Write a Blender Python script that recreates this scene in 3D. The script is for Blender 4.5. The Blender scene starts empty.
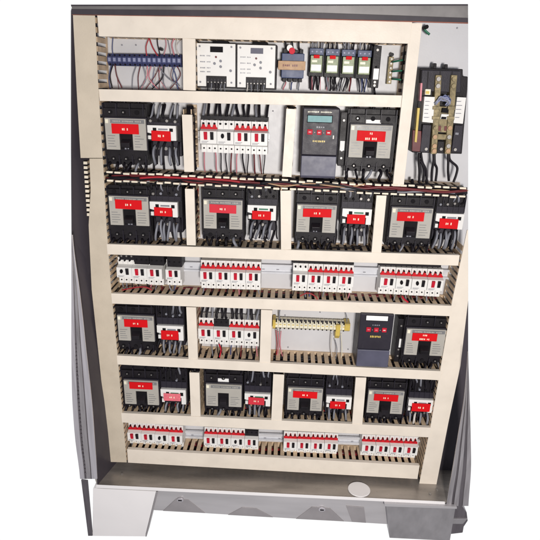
import bpy, bmesh, math, random
from mathutils import Vector, Matrix
random.seed(7)
R = random.random
def U(a, b): return a + (b - a) * random.random()
sc = bpy.context.scene
C = sc.collection

# ------------------------------------------------------------------ camera
YAW, PITCH, ROLL, FPX = 0.03034, -0.35003, -0.02833, 513.81713
CAM = Vector((0.04469, -1.50513, 0.63469))
RM = (Matrix.Rotation(YAW, 3, 'Z') @ Matrix.Rotation(PITCH, 3, 'X') @ Matrix.Rotation(ROLL, 3, 'Y'))
cd = bpy.data.cameras.new('camera'); co = bpy.data.objects.new('camera', cd); C.objects.link(co)
cd.sensor_width = 36; cd.lens = FPX / 540 * 36; cd.clip_start = 0.05; cd.clip_end = 200
co.matrix_world = Matrix.Translation(CAM) @ RM.to_4x4() @ Matrix.Rotation(math.radians(90), 4, 'X')
sc.camera = co

DS = 0.0345 / 0.058
def deep(Y):
    """authoring depth -> real depth: everything between plate and duct covers is 1.6 times deeper"""
    return Y * (1 + DS) if Y > -0.058 else Y - 0.058 * DS
def at(px, py, Y=0.0):
    """point of the photograph, placed on the vertical plane at depth Y (backplate is Y = 0)"""
    d = RM @ Vector(((px - 270) / FPX, 1.0, -(py - 270) / FPX))
    t = (deep(Y) - CAM.y) / d.y
    p = CAM + d * t; p.y = Y
    return p
def rect(x0, y0, x1, y1, Y):
    """photo rectangle -> X0, X1, Z0, Z1 on plane Y"""
    ym, xm = (y0 + y1) / 2, (x0 + x1) / 2
    return at(x0, ym, Y).x, at(x1, ym, Y).x, at(xm, y1, Y).z, at(xm, y0, Y).z

# ------------------------------------------------------------------ materials
def mat(name, col, rough=0.5, metal=0.0, var=0.08, scale=18.0, bump=0.0, bscale=300.0, spec=0.4, dirt=0.0, dirtcol=(0.2, 0.16, 0.11), stretch=None):
    m = bpy.data.materials.new(name); m.use_nodes = True
    nt = m.node_tree; n = nt.nodes; l = nt.links
    b = n['Principled BSDF']
    b.inputs['Roughness'].default_value = rough
    b.inputs['Metallic'].default_value = metal
    b.inputs['Specular IOR Level'].default_value = spec
    tc = n.new('ShaderNodeNewGeometry')
    src = tc.outputs['Position']
    if stretch:
        mp = n.new('ShaderNodeMapping'); mp.inputs['Scale'].default_value = stretch
        l.new(src, mp.inputs['Vector']); src = mp.outputs['Vector']
    nz = n.new('ShaderNodeTexNoise'); nz.inputs['Scale'].default_value = scale; nz.inputs['Detail'].default_value = 6
    l.new(src, nz.inputs['Vector'])
    rp = n.new('ShaderNodeValToRGB')
    rp.color_ramp.elements[0].position = 0.3; rp.color_ramp.elements[1].position = 0.7
    a = [max(0, c * (1 - var)) for c in col]; c2 = [min(1, c * (1 + var)) for c in col]
    rp.color_ramp.elements[0].color = (*a, 1); rp.color_ramp.elements[1].color = (*c2, 1)
    l.new(nz.outputs['Fac'], rp.inputs['Fac'])
    out = rp.outputs['Color']
    if dirt > 0:
        n2 = n.new('ShaderNodeTexNoise'); n2.inputs['Scale'].default_value = 45; n2.inputs['Detail'].default_value = 10
        n2.inputs['Roughness'].default_value = 0.75
        l.new(src, n2.inputs['Vector'])
        r2 = n.new('ShaderNodeValToRGB'); r2.color_ramp.elements[0].position = 0.56; r2.color_ramp.elements[1].position = 0.8
        r2.color_ramp.elements[0].color = (0, 0, 0, 1); r2.color_ramp.elements[1].color = (dirt, dirt, dirt, 1)
        l.new(n2.outputs['Fac'], r2.inputs['Fac'])
        mx = n.new('ShaderNodeMixRGB'); l.new(r2.outputs['Color'], mx.inputs['Fac'])
        l.new(out, mx.inputs['Color1']); mx.inputs['Color2'].default_value = (*dirtcol, 1)
        out = mx.outputs['Color']
    l.new(out, b.inputs['Base Color'])
    n3 = n.new('ShaderNodeTexNoise'); n3.inputs['Scale'].default_value = 60; l.new(src, n3.inputs['Vector'])
    mr = n.new('ShaderNodeMapRange'); mr.inputs['To Min'].default_value = max(0.05, rough - 0.1); mr.inputs['To Max'].default_value = min(1, rough + 0.12)
    l.new(n3.outputs['Fac'], mr.inputs['Value']); l.new(mr.outputs['Result'], b.inputs['Roughness'])
    if bump > 0:
        nb = n.new('ShaderNodeTexNoise'); nb.inputs['Scale'].default_value = bscale
        l.new(src, nb.inputs['Vector'])
        bp = n.new('ShaderNodeBump'); bp.inputs['Strength'].default_value = bump; bp.inputs['Distance'].default_value = 0.001
        l.new(nb.outputs['Fac'], bp.inputs['Height']); l.new(bp.outputs['Normal'], b.inputs['Normal'])
    return m
M = {}
M['cream'] = mat('duct_cover_pvc', (0.79, 0.715, 0.62), 0.42, var=0.05, bump=0.15, dirt=0.28, dirtcol=(0.52, 0.43, 0.32))
M['cream_old'] = mat('aged_duct_cover_pvc', (0.60, 0.525, 0.42), 0.5, var=0.06, bump=0.3, dirt=0.3, dirtcol=(0.36, 0.27, 0.18))
M['tan'] = mat('duct_wall_pvc', (0.66, 0.50, 0.34), 0.5, var=0.2, scale=40, dirt=0.5, dirtcol=(0.14, 0.08, 0.05))
M['tip'] = mat('duct_finger_tip_pvc', (0.80, 0.72, 0.58), 0.4, var=0.1, dirt=0.2)
M['plate'] = mat('galvanised_backplate', (0.60, 0.60, 0.625), 0.42, metal=0.0, var=0.07, scale=6, bump=0.12, dirt=0.12, dirtcol=(0.3, 0.3, 0.34), spec=0.6)
M['rail'] = mat('zinc_rail', (0.68, 0.69, 0.73), 0.35, metal=0.2, var=0.06, dirt=0.1)
M['black'] = mat('black_moulding', (0.013, 0.011, 0.014), 0.45, var=0.35, bump=0.25, dirt=0.35, dirtcol=(0.05, 0.045, 0.042), spec=0.22)
M['hole'] = mat('screw_hole', (0.008, 0.007, 0.009), 0.7, var=0.2, spec=0.15)
M['char'] = mat('charcoal_moulding', (0.026, 0.023, 0.033), 0.42, spec=0.25, var=0.15, bump=0.2, dirt=0.12, dirtcol=(0.15, 0.14, 0.14))
M['slate'] = mat('slate_cover', (0.09, 0.09, 0.135), 0.42, var=0.15, dirt=0.2, dirtcol=(0.2, 0.2, 0.25))
M['face'] = mat('grey_breaker_face', (0.42, 0.40, 0.36), 0.5, var=0.06, bump=0.15, dirt=0.25, dirtcol=(0.25, 0.22, 0.18))
M['facehead'] = mat('breaker_nameplate', (0.20, 0.20, 0.205), 0.35, var=0.12)
M['white'] = mat('white_moulding', (0.80, 0.79, 0.77), 0.38, var=0.03, dirt=0.12, dirtcol=(0.5, 0.47, 0.42))
M['white2'] = mat('white_label_stock', (0.86, 0.86, 0.86), 0.5, var=0.03)
M['red'] = mat('red_engraved_label', (0.66, 0.008, 0.012), 0.55, spec=0.1, var=0.06)
M['red2'] = mat('faded_red_label', (0.64, 0.04, 0.06), 0.55, spec=0.1, var=0.08)
M['band'] = mat('red_terminal_band', (0.56, 0.012, 0.020), 0.5, var=0.15, scale=60, spec=0.15, dirt=0.3, dirtcol=(0.6, 0.2, 0.2))
M['pink'] = mat('faded_pink_label', (0.78, 0.17, 0.21), 0.4, var=0.14, scale=150)
M['rocker'] = mat('red_rocker', (0.52, 0.015, 0.035), 0.5, spec=0.12, var=0.1)
M['print'] = mat('pale_print', (0.86, 0.76, 0.60), 0.5, var=0.1)
M['inkgrey'] = mat('grey_print', (0.25, 0.25, 0.28), 0.6, var=0.2)
M['yellow'] = mat('yellow_plastic', (0.62, 0.46, 0.10), 0.4, var=0.12, dirt=0.2)
M['ysoft'] = mat('pale_yellow_plastic', (0.82, 0.78, 0.62), 0.4, var=0.1)
M['green'] = mat('green_insulation', (0.02, 0.16, 0.09), 0.4, var=0.15)
M['lime'] = mat('lime_relay_body', (0.20, 0.25, 0.12), 0.35, var=0.3, scale=200)
M['blue'] = mat('blue_terminal', (0.055, 0.065, 0.16), 0.4, var=0.12)
M['bluelite'] = mat('pale_terminal_mark', (0.26, 0.28, 0.42), 0.4, var=0.1)
M['navy'] = mat('navy_relay_socket', (0.03, 0.05, 0.13), 0.4, var=0.2)
M['brown'] = mat('tan_coil_band', (0.48, 0.30, 0.17), 0.5, var=0.15, scale=80)
M['brass'] = mat('dull_brass', (0.23, 0.185, 0.10), 0.5, metal=0.25, var=0.55, scale=90, dirt=0.85, dirtcol=(0.07, 0.05, 0.03))
M['steel'] = mat('screw_steel', (0.30, 0.285, 0.27), 0.4, metal=0.5, var=0.1)
M['lcd'] = mat('lcd_glass', (0.25, 0.43, 0.44), 0.55, spec=0.1, var=0.08, scale=120)
M['wblack'] = mat('black_wire', (0.012, 0.010, 0.014), 0.42, var=0.2, spec=0.2)
M['wgrey'] = mat('grey_wire', (0.22, 0.225, 0.26), 0.4, var=0.15)
M['wred'] = mat('red_wire', (0.38, 0.02, 0.03), 0.4, var=0.15)
M['wpink'] = mat('pink_wire', (0.60, 0.22, 0.26), 0.4, var=0.15)
M['wblue'] = mat('blue_wire', (0.06, 0.08, 0.2), 0.4, var=0.15)
M['wmaroon'] = mat('maroon_wire', (0.13, 0.018, 0.022), 0.4, var=0.25)
M['wwhite'] = mat('white_wire', (0.66, 0.62, 0.58), 0.4, var=0.1)
M['shellnavy'] = mat('dark_cabinet_paint_and_reflection', (0.055, 0.048, 0.058), 0.35, spec=0.25, var=0.2, scale=9, dirt=0.15, dirtcol=(0.16, 0.15, 0.18), stretch=(1, 1, 0.3))
M['shell'] = mat('flange_reflection_grey', (0.20, 0.19, 0.19), 0.38, metal=0.3, var=0.18, scale=9, dirt=0.2)  # grey of the flange carries the steel's reflection as colour
M['floor'] = mat('cabinet_floor', (0.33, 0.30, 0.275), 0.30, metal=0.5, var=0.3, scale=9, dirt=0.5, dirtcol=(0.48, 0.44, 0.40), stretch=(0.5, 2.5, 1))  # mixes paler stretched streaks into the base colour
M['silver'] = mat('brushed_stainless', (0.66, 0.635, 0.67), 0.32, metal=0.55, var=0.14, scale=25, stretch=(6, 6, 0.25))
M['sideSteel'] = mat('dull_side_steel', (0.42, 0.40, 0.415), 0.35, metal=0.5, var=0.25, scale=20, stretch=(4, 4, 0.4))
M['silverdark'] = mat('worn_stainless_edge', (0.17, 0.155, 0.17), 0.4, metal=0.5, var=0.2, scale=40, stretch=(2, 2, 0.3))
M['legwhite'] = mat('glare_white_leg', (0.86, 0.84, 0.845), 0.4, var=0.03, scale=8)  # leg stainless whitened, its overexposed glare put into the colour
M['leggrey'] = mat('grey_reflection_leg', (0.34, 0.33, 0.345), 0.42, metal=0.35, var=0.12, scale=30, bump=0.3, dirt=0.3, stretch=(1, 1, 0.5), dirtcol=(0.15, 0.145, 0.15))  # leg stainless greyed, its dark reflection put into the colour
M['beam'] = mat('galvanised_beam', (0.56, 0.545, 0.56), 0.38, metal=0.35, var=0.12, scale=6, dirt=0.12, stretch=(0.4, 1, 3))
M['painted_shade'] = mat('dark_reflection_steel', (0.37, 0.35, 0.36), 0.42, metal=0.3, var=0.12, scale=12)  # darkened steel for painted reflections and the leg's shadow line
M['rust'] = mat('primer_edge', (0.28, 0.10, 0.07), 0.6, var=0.3)

# ------------------------------------------------------------------ mesh helpers
class MB:
    def __init__(s): s.b = bmesh.new()
    def box(s, x0, x1, y0, y1, z0, z1):
        v = [s.b.verts.new((x, y, z)) for x in (x0, x1) for y in (y0, y1) for z in (z0, z1)]
        for f in ((0, 1, 3, 2), (4, 6, 7, 5), (0, 4, 5, 1), (2, 3, 7, 6), (0, 2, 6, 4), (1, 5, 7, 3)):
            s.b.faces.new([v[i] for i in f])
        return s
    def hexa(s, a, b):
        """two quads (front, back) of 4 points each, joined"""
        va = [s.b.verts.new(p) for p in a]; vb = [s.b.verts.new(p) for p in b]
        s.b.faces.new(va); s.b.faces.new(vb[::-1]); n = len(a)
        for i in range(n):
            s.b.faces.new([va[i], vb[i], vb[(i + 1) % n], va[(i + 1) % n]])
        return s
    def prism(s, pts, Y, th):
        """photo polygon on plane Y extruded back by th"""
        a = [at(x, y, Y) for x, y in pts]
        return s.hexa(a, [Vector((p.x, p.y + th, p.z)) for p in a])
    def xz(s, pts, y0, y1):
        return s.hexa([Vector((x, y0, z)) for x, z in pts], [Vector((x, y1, z)) for x, z in pts])
    def yz(s, pts, x0, x1):
        return s.hexa([Vector((x0, y, z)) for y, z in pts], [Vector((x1, y, z)) for y, z in pts])
    def cyl(s, c, r, h, n=12, axis='Y', rx=None):
        rx = rx or r
        ring = []
        for i in range(n):
            a = 2 * math.pi * i / n
            ring.append((math.cos(a) * rx, math.sin(a) * r))
        if axis == 'Y':
            f = [Vector((c[0] + u, c[1], c[2] + w)) for u, w in ring]; g = [Vector((p.x, p.y + h, p.z)) for p in f]
        else:
            f = [Vector((c[0] + u, c[1] + w, c[2])) for u, w in ring]; g = [Vector((p.x, p.y, p.z + h)) for p in f]
        return s.hexa(f, g)
    def tube(s, pts, r, n=7):
        pts = [Vector(p) for p in pts]; rings = []
        for i, p in enumerate(pts):
            t = (pts[min(i + 1, len(pts) - 1)] - pts[max(i - 1, 0)]).normalized()
            a = t.cross(Vector((0.13, 1, 0.21))).normalized(); b = t.cross(a)
            rings.append([s.b.verts.new(p + (a * math.cos(2 * math.pi * k / n) + b * math.sin(2 * math.pi * k / n)) * r) for k in range(n)])
        for i in range(len(rings) - 1):
            for k in range(n):
                f = s.b.faces.new([rings[i][k], rings[i][(k + 1) % n], rings[i + 1][(k + 1) % n], rings[i + 1][k]]); f.smooth = True
        s.b.faces.new(rings[0]); s.b.faces.new(rings[-1][::-1])
        return s
    def build(s, name, material, parent=None, bevel=0.0, **props):
        for v in s.b.verts: v.co.y = deep(v.co.y)
        bmesh.ops.recalc_face_normals(s.b, faces=s.b.faces)
        me = bpy.data.meshes.new(name)
        off = Vector(parent.get('_w', (0, 0, 0))) if parent else None
        if off is None:
            # top-level single mesh: origin at its base centre
            xs = [v.co for v in s.b.verts]
            off = Vector(((min(v.x for v in xs) + max(v.x for v in xs)) / 2, (min(v.y for v in xs) + max(v.y for v in xs)) / 2, min(v.z for v in xs)))
            loc = off
        else: loc = Vector((0, 0, 0))
        bmesh.ops.translate(s.b, vec=-off, verts=s.b.verts)
        s.b.to_mesh(me); s.b.free(); me.materials.append(material)
        o = bpy.data.objects.new(name, me); C.objects.link(o); o.location = loc
        if parent: o.parent = parent
        o['_w'] = tuple(off)
        if bevel > 0:
            bv = o.modifiers.new('bevel', 'BEVEL'); bv.width = bevel; bv.segments = 2; bv.limit_method = 'ANGLE'; bv.angle_limit = math.radians(40)
        for k, v in props.items(): o[k] = v
        return o
def thing(name, label, cat, loc, group=None):
    o = bpy.data.objects.new(name, None); C.objects.link(o); loc = Vector(loc); loc.y = deep(loc.y); o.location = loc; o.empty_display_size = 0.01
    o['_w'] = tuple(loc); o['label'] = label; o['category'] = cat
    if group: o['group'] = group
    return o
def tag(o, label, cat, group=None, kind=None):
    o['label'] = label; o['category'] = cat
    if group: o['group'] = group
    if kind: o['kind'] = kind
    return o
def bez(p0, p1, p2, p3, n=9):
    out = []
    for i in range(n + 1):
        t = i / n; u = 1 - t
        out.append(p0 * u ** 3 + p1 * 3 * u * u * t + p2 * 3 * u * t * t + p3 * t ** 3)
    return out
def lead(parent, a, b, r, m, bow=0.012, side=None, name='lead_wire', n=9):
    """a hanging wire from a to b (world points) bulging toward the viewer"""
    a = Vector(a); b = Vector(b); d = b - a
    sx = U(-0.006, 0.006) if side is None else side
    p1 = a + d * 0.3 + Vector((sx, -bow, 0)); p2 = a + d * 0.7 + Vector((-sx * 0.5, -bow * 0.8, 0))
    return MB().tube(bez(a, p1, p2, b, n), r).build(name, m, parent)
def screw(parent, x, y, z, r, m=None, name='terminal_screw'):
    return MB().cyl((x, y, z), r, 0.0012, 10).build(name, m or M['steel'], parent)
def scribble(x0, x1, z0, z1, y, words, name, m, parent):
    """small print as short upright strokes"""
    b = MB(); n = sum(words) + len(words) - 1; w = (x1 - x0) / n; k = 0
    for wd in words:
        for i in range(wd):
            xa = x0 + (k + 0.12) * w; xb = x0 + (k + 0.85) * w
            t = (xb - xa) * 0.3; zt = z1; zb = z0
            cut = (zt - zb) * U(0, .25)
            b.box(xa, xb - (xb - xa) * U(0, .35), y - 0.0004, y, zb + cut * U(0, 1), zt - cut * U(0, 1))
            k += 1
        k += 1
    return b.build(name, m, parent)

FD = -0.055      # front of duct walls
CV = -0.058      # front of duct covers
PITCH_F = 0.0222 # finger pitch

# ------------------------------------------------------------------ backplate + cabinet
o = MB().prism([(93, 11), (468.2, 15), (468.2, 262), (462, 300), (437, 470), (122, 452), (93, 150)], 0.0, 0.004).build('backplate', M['plate'])
tag(o, 'pale grey steel backplate carrying all the ducts and devices', 'panel')
for i, (px, py) in enumerate([(122, 45), (136, 45), (457, 28), (273, 111), (269, 255), (350, 283), (285, 315), (320, 312), (288, 347), (348, 349), (402, 300)]):
    p = at(px, py, 0)
    o = MB().cyl((p.x, -0.0016, p.z), 0.0022, 0.0016, 10).build('plate_screw', M['inkgrey'])
    tag(o, 'small dark screw head set flush in the bare backplate', 'screw', 'screws in the bare backplate')

YL = -0.135   # front lip of the cabinet floor
cab = thing('cabinet_enclosure', 'dark steel cabinet shell with stainless edges around the panel', 'cabinet', at(270, 495, YL))
# floor tray
fl = [at(97, 485, YL), at(443, 502, YL)]
b = MB(); z0, z1 = fl[0].z, fl[1].z
b.hexa([Vector((fl[0].x, YL, z0)), Vector((fl[1].x + .01, YL, z1)), Vector((at(470, 480, 0).x, 0.01, z1)), Vector((at(85, 470, 0).x, 0.01, z0))],
       [Vector((fl[0].x, YL, z0 - .004)), Vector((fl[1].x + .01, YL, z1 - .004)), Vector((at(470, 480, 0).x, 0.01, z1 - .004)), Vector((at(85, 470, 0).x, 0.01, z0 - .004))])
b.build('floor_tray', M['floor'], cab)
MB().prism([(96, 485), (445, 502), (445, 504.5), (96, 488)], YL - 0.003, 0.003).build('sill_lip', M['legwhite'], cab, 0.0008)
# top: grey flange over navy strip, a split standing in for reflections on the steel
MB().prism([(70.5, 4.5), (468.2, 4), (468.2, 18), (250, 10.5), (72, 9)], -0.064, 0.006).build('top_flange', M['shell'], cab, 0.001)
MB().prism([(71, 8.5), (250, 10.2), (468.2, 17.7), (468.2, 22.5), (250, 16.8), (72, 14.4)], -0.062, 0.006).build('top_reflection_strip', M['shellnavy'], cab, 0.0006)
MB().prism([(72, 14), (250, 16.5), (468.2, 22.2), (468.2, 23.6), (250, 17.6), (72, 14.9)], -0.0605, 0.004).build('primer_line', M['rust'], cab)
MB().prism([(71, 4.6), (468, 4.1), (468, 5.6), (71, 6.0)], -0.066, 0.002).build('top_bead', M['shellnavy'], cab)
# left inner wall (sheet from the front edge back to the plate)
fp = [(71.5, 10), (71.5, 150), (72, 235), (80, 300), (85.5, 350), (91, 400), (97.5, 485)]
bp = [(97, 10), (100, 150), (104, 235), (110, 300), (114, 350), (119, 400), (126, 466)]
b = MB(); 
for i in range(len(fp) - 1):
    yf = -0.062 - 0.073 * (i / 6); yg = -0.062 - 0.073 * ((i + 1) / 6)
    q = [at(*fp[i], yf), at(*bp[i], -0.005), at(*bp[i + 1], -0.005), at(*fp[i + 1], yg)]
    b.hexa(q, [p + Vector((-0.003, 0.003, 0)) for p in q])
bmesh.ops.remove_doubles(b.b, verts=b.b.verts, dist=1e-5)
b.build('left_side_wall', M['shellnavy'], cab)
# left door flange, folded stainless
def strip(name, L, Rr, Y, m, th=0.004, bev=0.0008, parent=cab):
    b = MB(); b.prism(L + Rr[::-1], Y, th); return b.build(name, m, parent, bev)
ys = [235, 300, 350, 400, 440, 479]
inn = [72.4, 80.5, 86, 91.5, 94.6, 97.2]; out = [71.2, 71.3, 71.3, 72.2, 75.2, 80]
def smooth(xs, yy, n=26):
    o_ = []
    for k in range(n + 1):
        y = yy[0] + (yy[-1] - yy[0]) * k / n
        i = max(j for j in range(len(yy) - 1) if yy[j] <= y + 1e-6); f = (y - yy[i]) / (yy[i + 1] - yy[i])
        x0_, x1_, x2_, x3_ = xs[max(i - 1, 0)], xs[i], xs[i + 1], xs[min(i + 2, len(xs) - 1)]
        o_.append((0.5 * (2 * x1_ + (x2_ - x0_) * f + (2 * x0_ - 5 * x1_ + 4 * x2_ - x3_) * f * f + (3 * x1_ - x0_ - 3 * x2_ + x3_) * f ** 3), y))
    return o_
sin_, sout_ = smooth(inn, ys), smooth(out, ys)
def mix(t): return [(a_[0] + (b_[0] - a_[0]) * t, a_[1]) for a_, b_ in zip(sout_, sin_)]
strip('door_edge', mix(0.0), mix(0.26), -0.140, M['silver'])
strip('gasket_channel', mix(0.24), mix(0.40), -0.136, M['silverdark'])
strip('door_fold', mix(0.38), mix(0.62), -0.141, M['sideSteel'])
strip('hinge_side_seam', mix(0.60), mix(0.70), -0.137, M['silverdark'])
strip('frame_return', mix(0.68), mix(1.0), -0.141, M['silver'])
b = MB()
for k in range(34):
    y = 345 + k * 3.9; t = 0.33
    i = max(j for j in range(6) if ys[j] <= y) if y < 479 else 4
    i = min(i, 4); s = (y - ys[i]) / (ys[i + 1] - ys[i])
    xa = out[i] + (out[i + 1] - out[i]) * s; xb = inn[i] + (inn[i + 1] - inn[i]) * s
    x = xa + (xb - xa) * t
    p = at(x, y, -0.1425); b.cyl((p.x + U(-.0015, .0015), p.y, p.z), U(.0018, .003), 0.006, 8)
b.build('hinge_knuckles', M['silverdark'], cab, kind='stuff')
# bar below the door edge
MB().prism([(81, 480), (87.5, 481), (92.5, 536), (88, 536)], -0.139, 0.006).build('door_edge_bar', M['silverdark'], cab, 0.001)
# right inner wall and stainless edge
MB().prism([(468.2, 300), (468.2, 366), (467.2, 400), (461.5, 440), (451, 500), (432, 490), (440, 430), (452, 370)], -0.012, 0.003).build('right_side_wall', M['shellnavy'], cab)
ysr = [352, 400, 440, 470, 506]
ri = [467.9, 464.0, 457.5, 452.5, 446.5]; ro = [468.3, 469.8, 470.8, 471, 468.5]
ri_, ro_ = smooth(ri, ysr), smooth(ro, ysr)
def mixr(t): return [(a_[0] + (b_[0] - a_[0]) * t, a_[1]) for a_, b_ in zip(ri_, ro_)]
strip('right_frame_return', mixr(0), mixr(0.22), -0.138, M['sideSteel'])
strip('right_seam', mixr(0.2), mixr(0.36), -0.134, M['silverdark'])
strip('right_door_fold', mixr(0.34), mixr(0.54), -0.139, M['sideSteel'])
strip('right_gasket_channel', mixr(0.52), mixr(0.76), -0.135, M['silverdark'])
strip('right_door_edge', mixr(0.74), mixr(1.0), -0.139, M['sideSteel'])
# plinth beam, dark reflections built onto it as thin plates, slotted screws
MB().prism([(150, 486.5), (392, 501), (392, 524.5), (150, 510)], YL + 0.012, 0.006).build('plinth_beam', M['beam'], cab, 0.001)
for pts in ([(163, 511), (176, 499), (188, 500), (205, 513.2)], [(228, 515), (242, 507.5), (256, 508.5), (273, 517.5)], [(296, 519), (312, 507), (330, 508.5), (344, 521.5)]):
    MB().prism(pts, YL + 0.0095, 0.0025).build('painted_shade', M['painted_shade'], cab, 0.0006)  # triangular dark reflections on the beam, shaped as thin plates
MB().prism([(346, 506), (364, 507.5), (366, 523), (352, 522)], YL + 0.009, 0.003).build('dark_reflection_patch', M['painted_shade'], cab, 0.0008)  # another dark reflection on the beam, built as a plate
for px, py in ((180, 500.5), (322, 510)):
    p = at(px, py, YL + 0.004)
    s_ = MB().cyl((p.x, p.y, p.z), 0.0075, 0.006, 20, rx=0.0115).build('slotted_bolt', M['silver'], cab, 0.001)
    MB().box(p.x - .0062, p.x + .0062, p.y - .0012, p.y, p.z - .002, p.z + .002).build('slot', M['hole'], s_)
p = at(69, 480, YL)
# legs
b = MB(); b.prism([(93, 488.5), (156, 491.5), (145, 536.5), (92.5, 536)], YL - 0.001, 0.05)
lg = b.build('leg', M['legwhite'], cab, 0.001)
MB().prism([(156.2, 491.5), (157.8, 491.6), (146.6, 536.6), (145.2, 536.5)], YL, 0.04).build('leg_edge_shade', M['painted_shade'], cab)  # dark strip painting the shadow line along the leg's edge
MB().prism([(386, 506), (455.5, 508.5), (450, 541), (389.5, 538)], YL - 0.008, 0.05).build('leg', M['leggrey'], cab, 0.0015, label='stainless leg under the right corner, its dark reflection painted grey')
MB().prism([(384.5, 503.5), (457, 507), (457, 509), (384.5, 506.5)], YL - 0.012, 0.012).build('leg_cap', M['beam'], cab, 0.001)
MB().prism([(452, 506), (461, 504), (467, 513), (468, 521), (464, 527), (463, 533), (450, 534.5), (449, 515)], YL + 0.03, 0.04).build('rear_leg', M['silverdark'], cab, 0.003)
MB().prism([(452, 519), (467.5, 519), (463, 524), (451, 524)], YL + 0.025, 0.02).build('rear_leg_shoe', M['leggrey'], cab, 0.001)
# white plug on the floor
zf = (z0 + z1) / 2 + 0.0
def onfloor(px, py):
    d = RM @ Vector(((px - 270) / FPX, 1.0, -(py - 270) / FPX))
    zz = z0 + (z1 - z0) * ((px - 97) / 346)
    t = (zz - CAM.z) / d.z
    p = CAM + d * t; p.y = p.y + 0.058 * DS if p.y < -0.0925 else p.y / (1 + DS)
    return p
p = onfloor(359, 490)
hc = MB().cyl((p.x, p.y, p.z + 0.0005), 0.0335, 0.004, 40, 'Z', rx=0.037).build('cable_hole_plug', M['legwhite'], None, 0.0015)
tag(hc, 'white oval blanking plug lying on the cabinet floor', 'plug')
for px, py in ((122, 474), (430, 494), (437, 490)):
    p = onfloor(px, py)
    MB().cyl((p.x, p.y, p.z), 0.004, 0.003, 6, 'Z').build('floor_bolt', M['steel'], cab)

# ------------------------------------------------------------------ wiring ducts
def wires_along(parent, p0, p1, n=6, rad=0.0075, reds=1, inset=0.02):
    n += 4; reds = min(reds, 2)
    d = p1 - p0; L = d.length; t = d.normalized(); up = Vector((-t.z, 0, t.x)); Y = Vector((0, 1, 0))
    for k in range(n):
        m = M['wblack']
        if k < reds: m = random.choice([M['wred'], M['wmaroon'], M['wmaroon'], M['wmaroon']])
        cu, cy = U(-0.009, 0.009), -0.012 - 0.034 * (k / max(1, n - 1))
        pts = []
        N = max(4, int(L / 0.03))
        for i in range(N + 1):
            f = i / N
            pts.append(p0 + d * (0.01 + 0.98 * f) + up * (cu + U(-.003, .003)) + Y * (cy + U(-.003, .003)))
        MB().tube(pts, rad * U(0.7, 1.1), 6).build('bundled_wire', m, parent)
def duct(label, L0, L1, w, horizontal=True, cover=True, mcov=None, wires=6, reds=1, cshort=(0, 0), depth=0.055, pitch=PITCH_F, fingers=(True, True), ffrac=0.6, group=None):
    """L0, L1: centre line ends (world, at the duct front); w = world width of the cover"""
    a = Vector((L0.x, 0, L0.z)); c = Vector((L1.x, 0, L1.z)); d = c - a; L = d.length; t = d.normalized()
    up = Vector((-t.z, 0, t.x)); base = (a + c) / 2
    if not horizontal: up = Vector((t.z, 0, -t.x)) if t.z < 0 else Vector((-t.z, 0, t.x))
    th = thing('wiring_duct', label, 'wiring duct', base, group)
    Yv = Vector((0, 1, 0))
    def bx(b, s0, s1, u0, u1, y0, y1):
        q = [a + t * s + up * u + Yv * y for s, u, y in ((s0, u0, y0), (s1, u0, y0), (s1, u1, y0), (s0, u1, y0))]
        r = [a + t * s + up * u + Yv * y for s, u, y in ((s0, u0, y1), (s1, u0, y1), (s1, u1, y1), (s0, u1, y1))]
        b.hexa(q, r)
    hw = w / 2 - 0.0015
    b = MB(); bx(b, 0, L, -hw, hw, -0.0025, -0.0005); b.build('duct_base', M['tan'], th)
    for si, sg in enumerate((-1, 1)):
        if not fingers[si]: continue
        b = MB(); u0, u1 = sorted((sg * hw, sg * (hw - 0.0022)))
        bx(b, 0, L, u0, u1, -0.0055, -0.0025)
        n = int(L / pitch); off = (L - n * pitch) / 2
        for k in range(n):
            s0 = off + k * pitch + pitch * (1 - ffrac) / 2 + U(-.0006, .0006)
            bx(b, s0, s0 + pitch * ffrac, u0 + U(-.0007, .0007), u1 + U(-.0007, .0007), -depth + 0.001, -0.0055)
        b.build('slotted_wall', M['tan'], th, 0.0)
        if not cover:
            for k in range(n):
                if random.random() < 0.07: continue
                s0 = off + k * pitch + pitch * 0.14 + U(-.0012, .0012); uu = U(-.0022, .0022)
                b = MB(); bx(b, s0, s0 + pitch * 0.74, u0 - 0.0015 + uu, u1 + 0.0015 + uu, -depth - 0.0035, -depth + 0.0010)
                b.build('finger_tip', M['tip'], th, 0.0008)
    if cover:
        b = MB(); h = w / 2
        bx(b, cshort[0], L - cshort[1], -h, h, -depth - 0.003, -depth)
        bx(b, cshort[0] + .0003, L - cshort[1] - .0003, -h + .0002, -h + 0.0013, -depth, -depth + 0.005); bx(b, cshort[0] + .0003, L - cshort[1] - .0003, h - 0.0013, h - .0002, -depth, -depth + 0.005)
        b.build('duct_cover', mcov or M['cream'], th, 0.0007)
    if wires: wires_along(th, a, c, wires, reds=reds)
    return th
def hd(label, l, r, wl, wr, **k):
    """horizontal duct from photo points of its cover: left (x, ytop, ybot), right likewise"""
    a0, a1 = at(l[0], l[1], CV), at(l[0], l[2], CV); c0, c1 = at(r[0], r[1], CV), at(r[0], r[2], CV)
    w = ((a0.z - a1.z) + (c0.z - c1.z)) / 2
    return duct(label, (a0 + a1) / 2, (c0 + c1) / 2, w, True, **k)
hd('wide cream wiring duct along the very top of the panel', (98, 14.2, 36.5), (411, 21.5, 43.5), 0, 0, wires=4)
hd('cream wiring duct between the meters and the uppermost breakers', (99, 89, 101), (401.5, 95.5, 107.3), 0, 0, reds=3)
hd('cream wiring duct right above the unbroken row of four modular breaker banks', (107, 244.5, 254), (459, 254.8, 266.2), 0, 0, reds=2)
hd('cream wiring duct under the four breaker banks, above the yellow terminals', (111.5, 293.5, 303.5), (451, 305.8, 316.4), 0, 0, reds=3)
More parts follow.
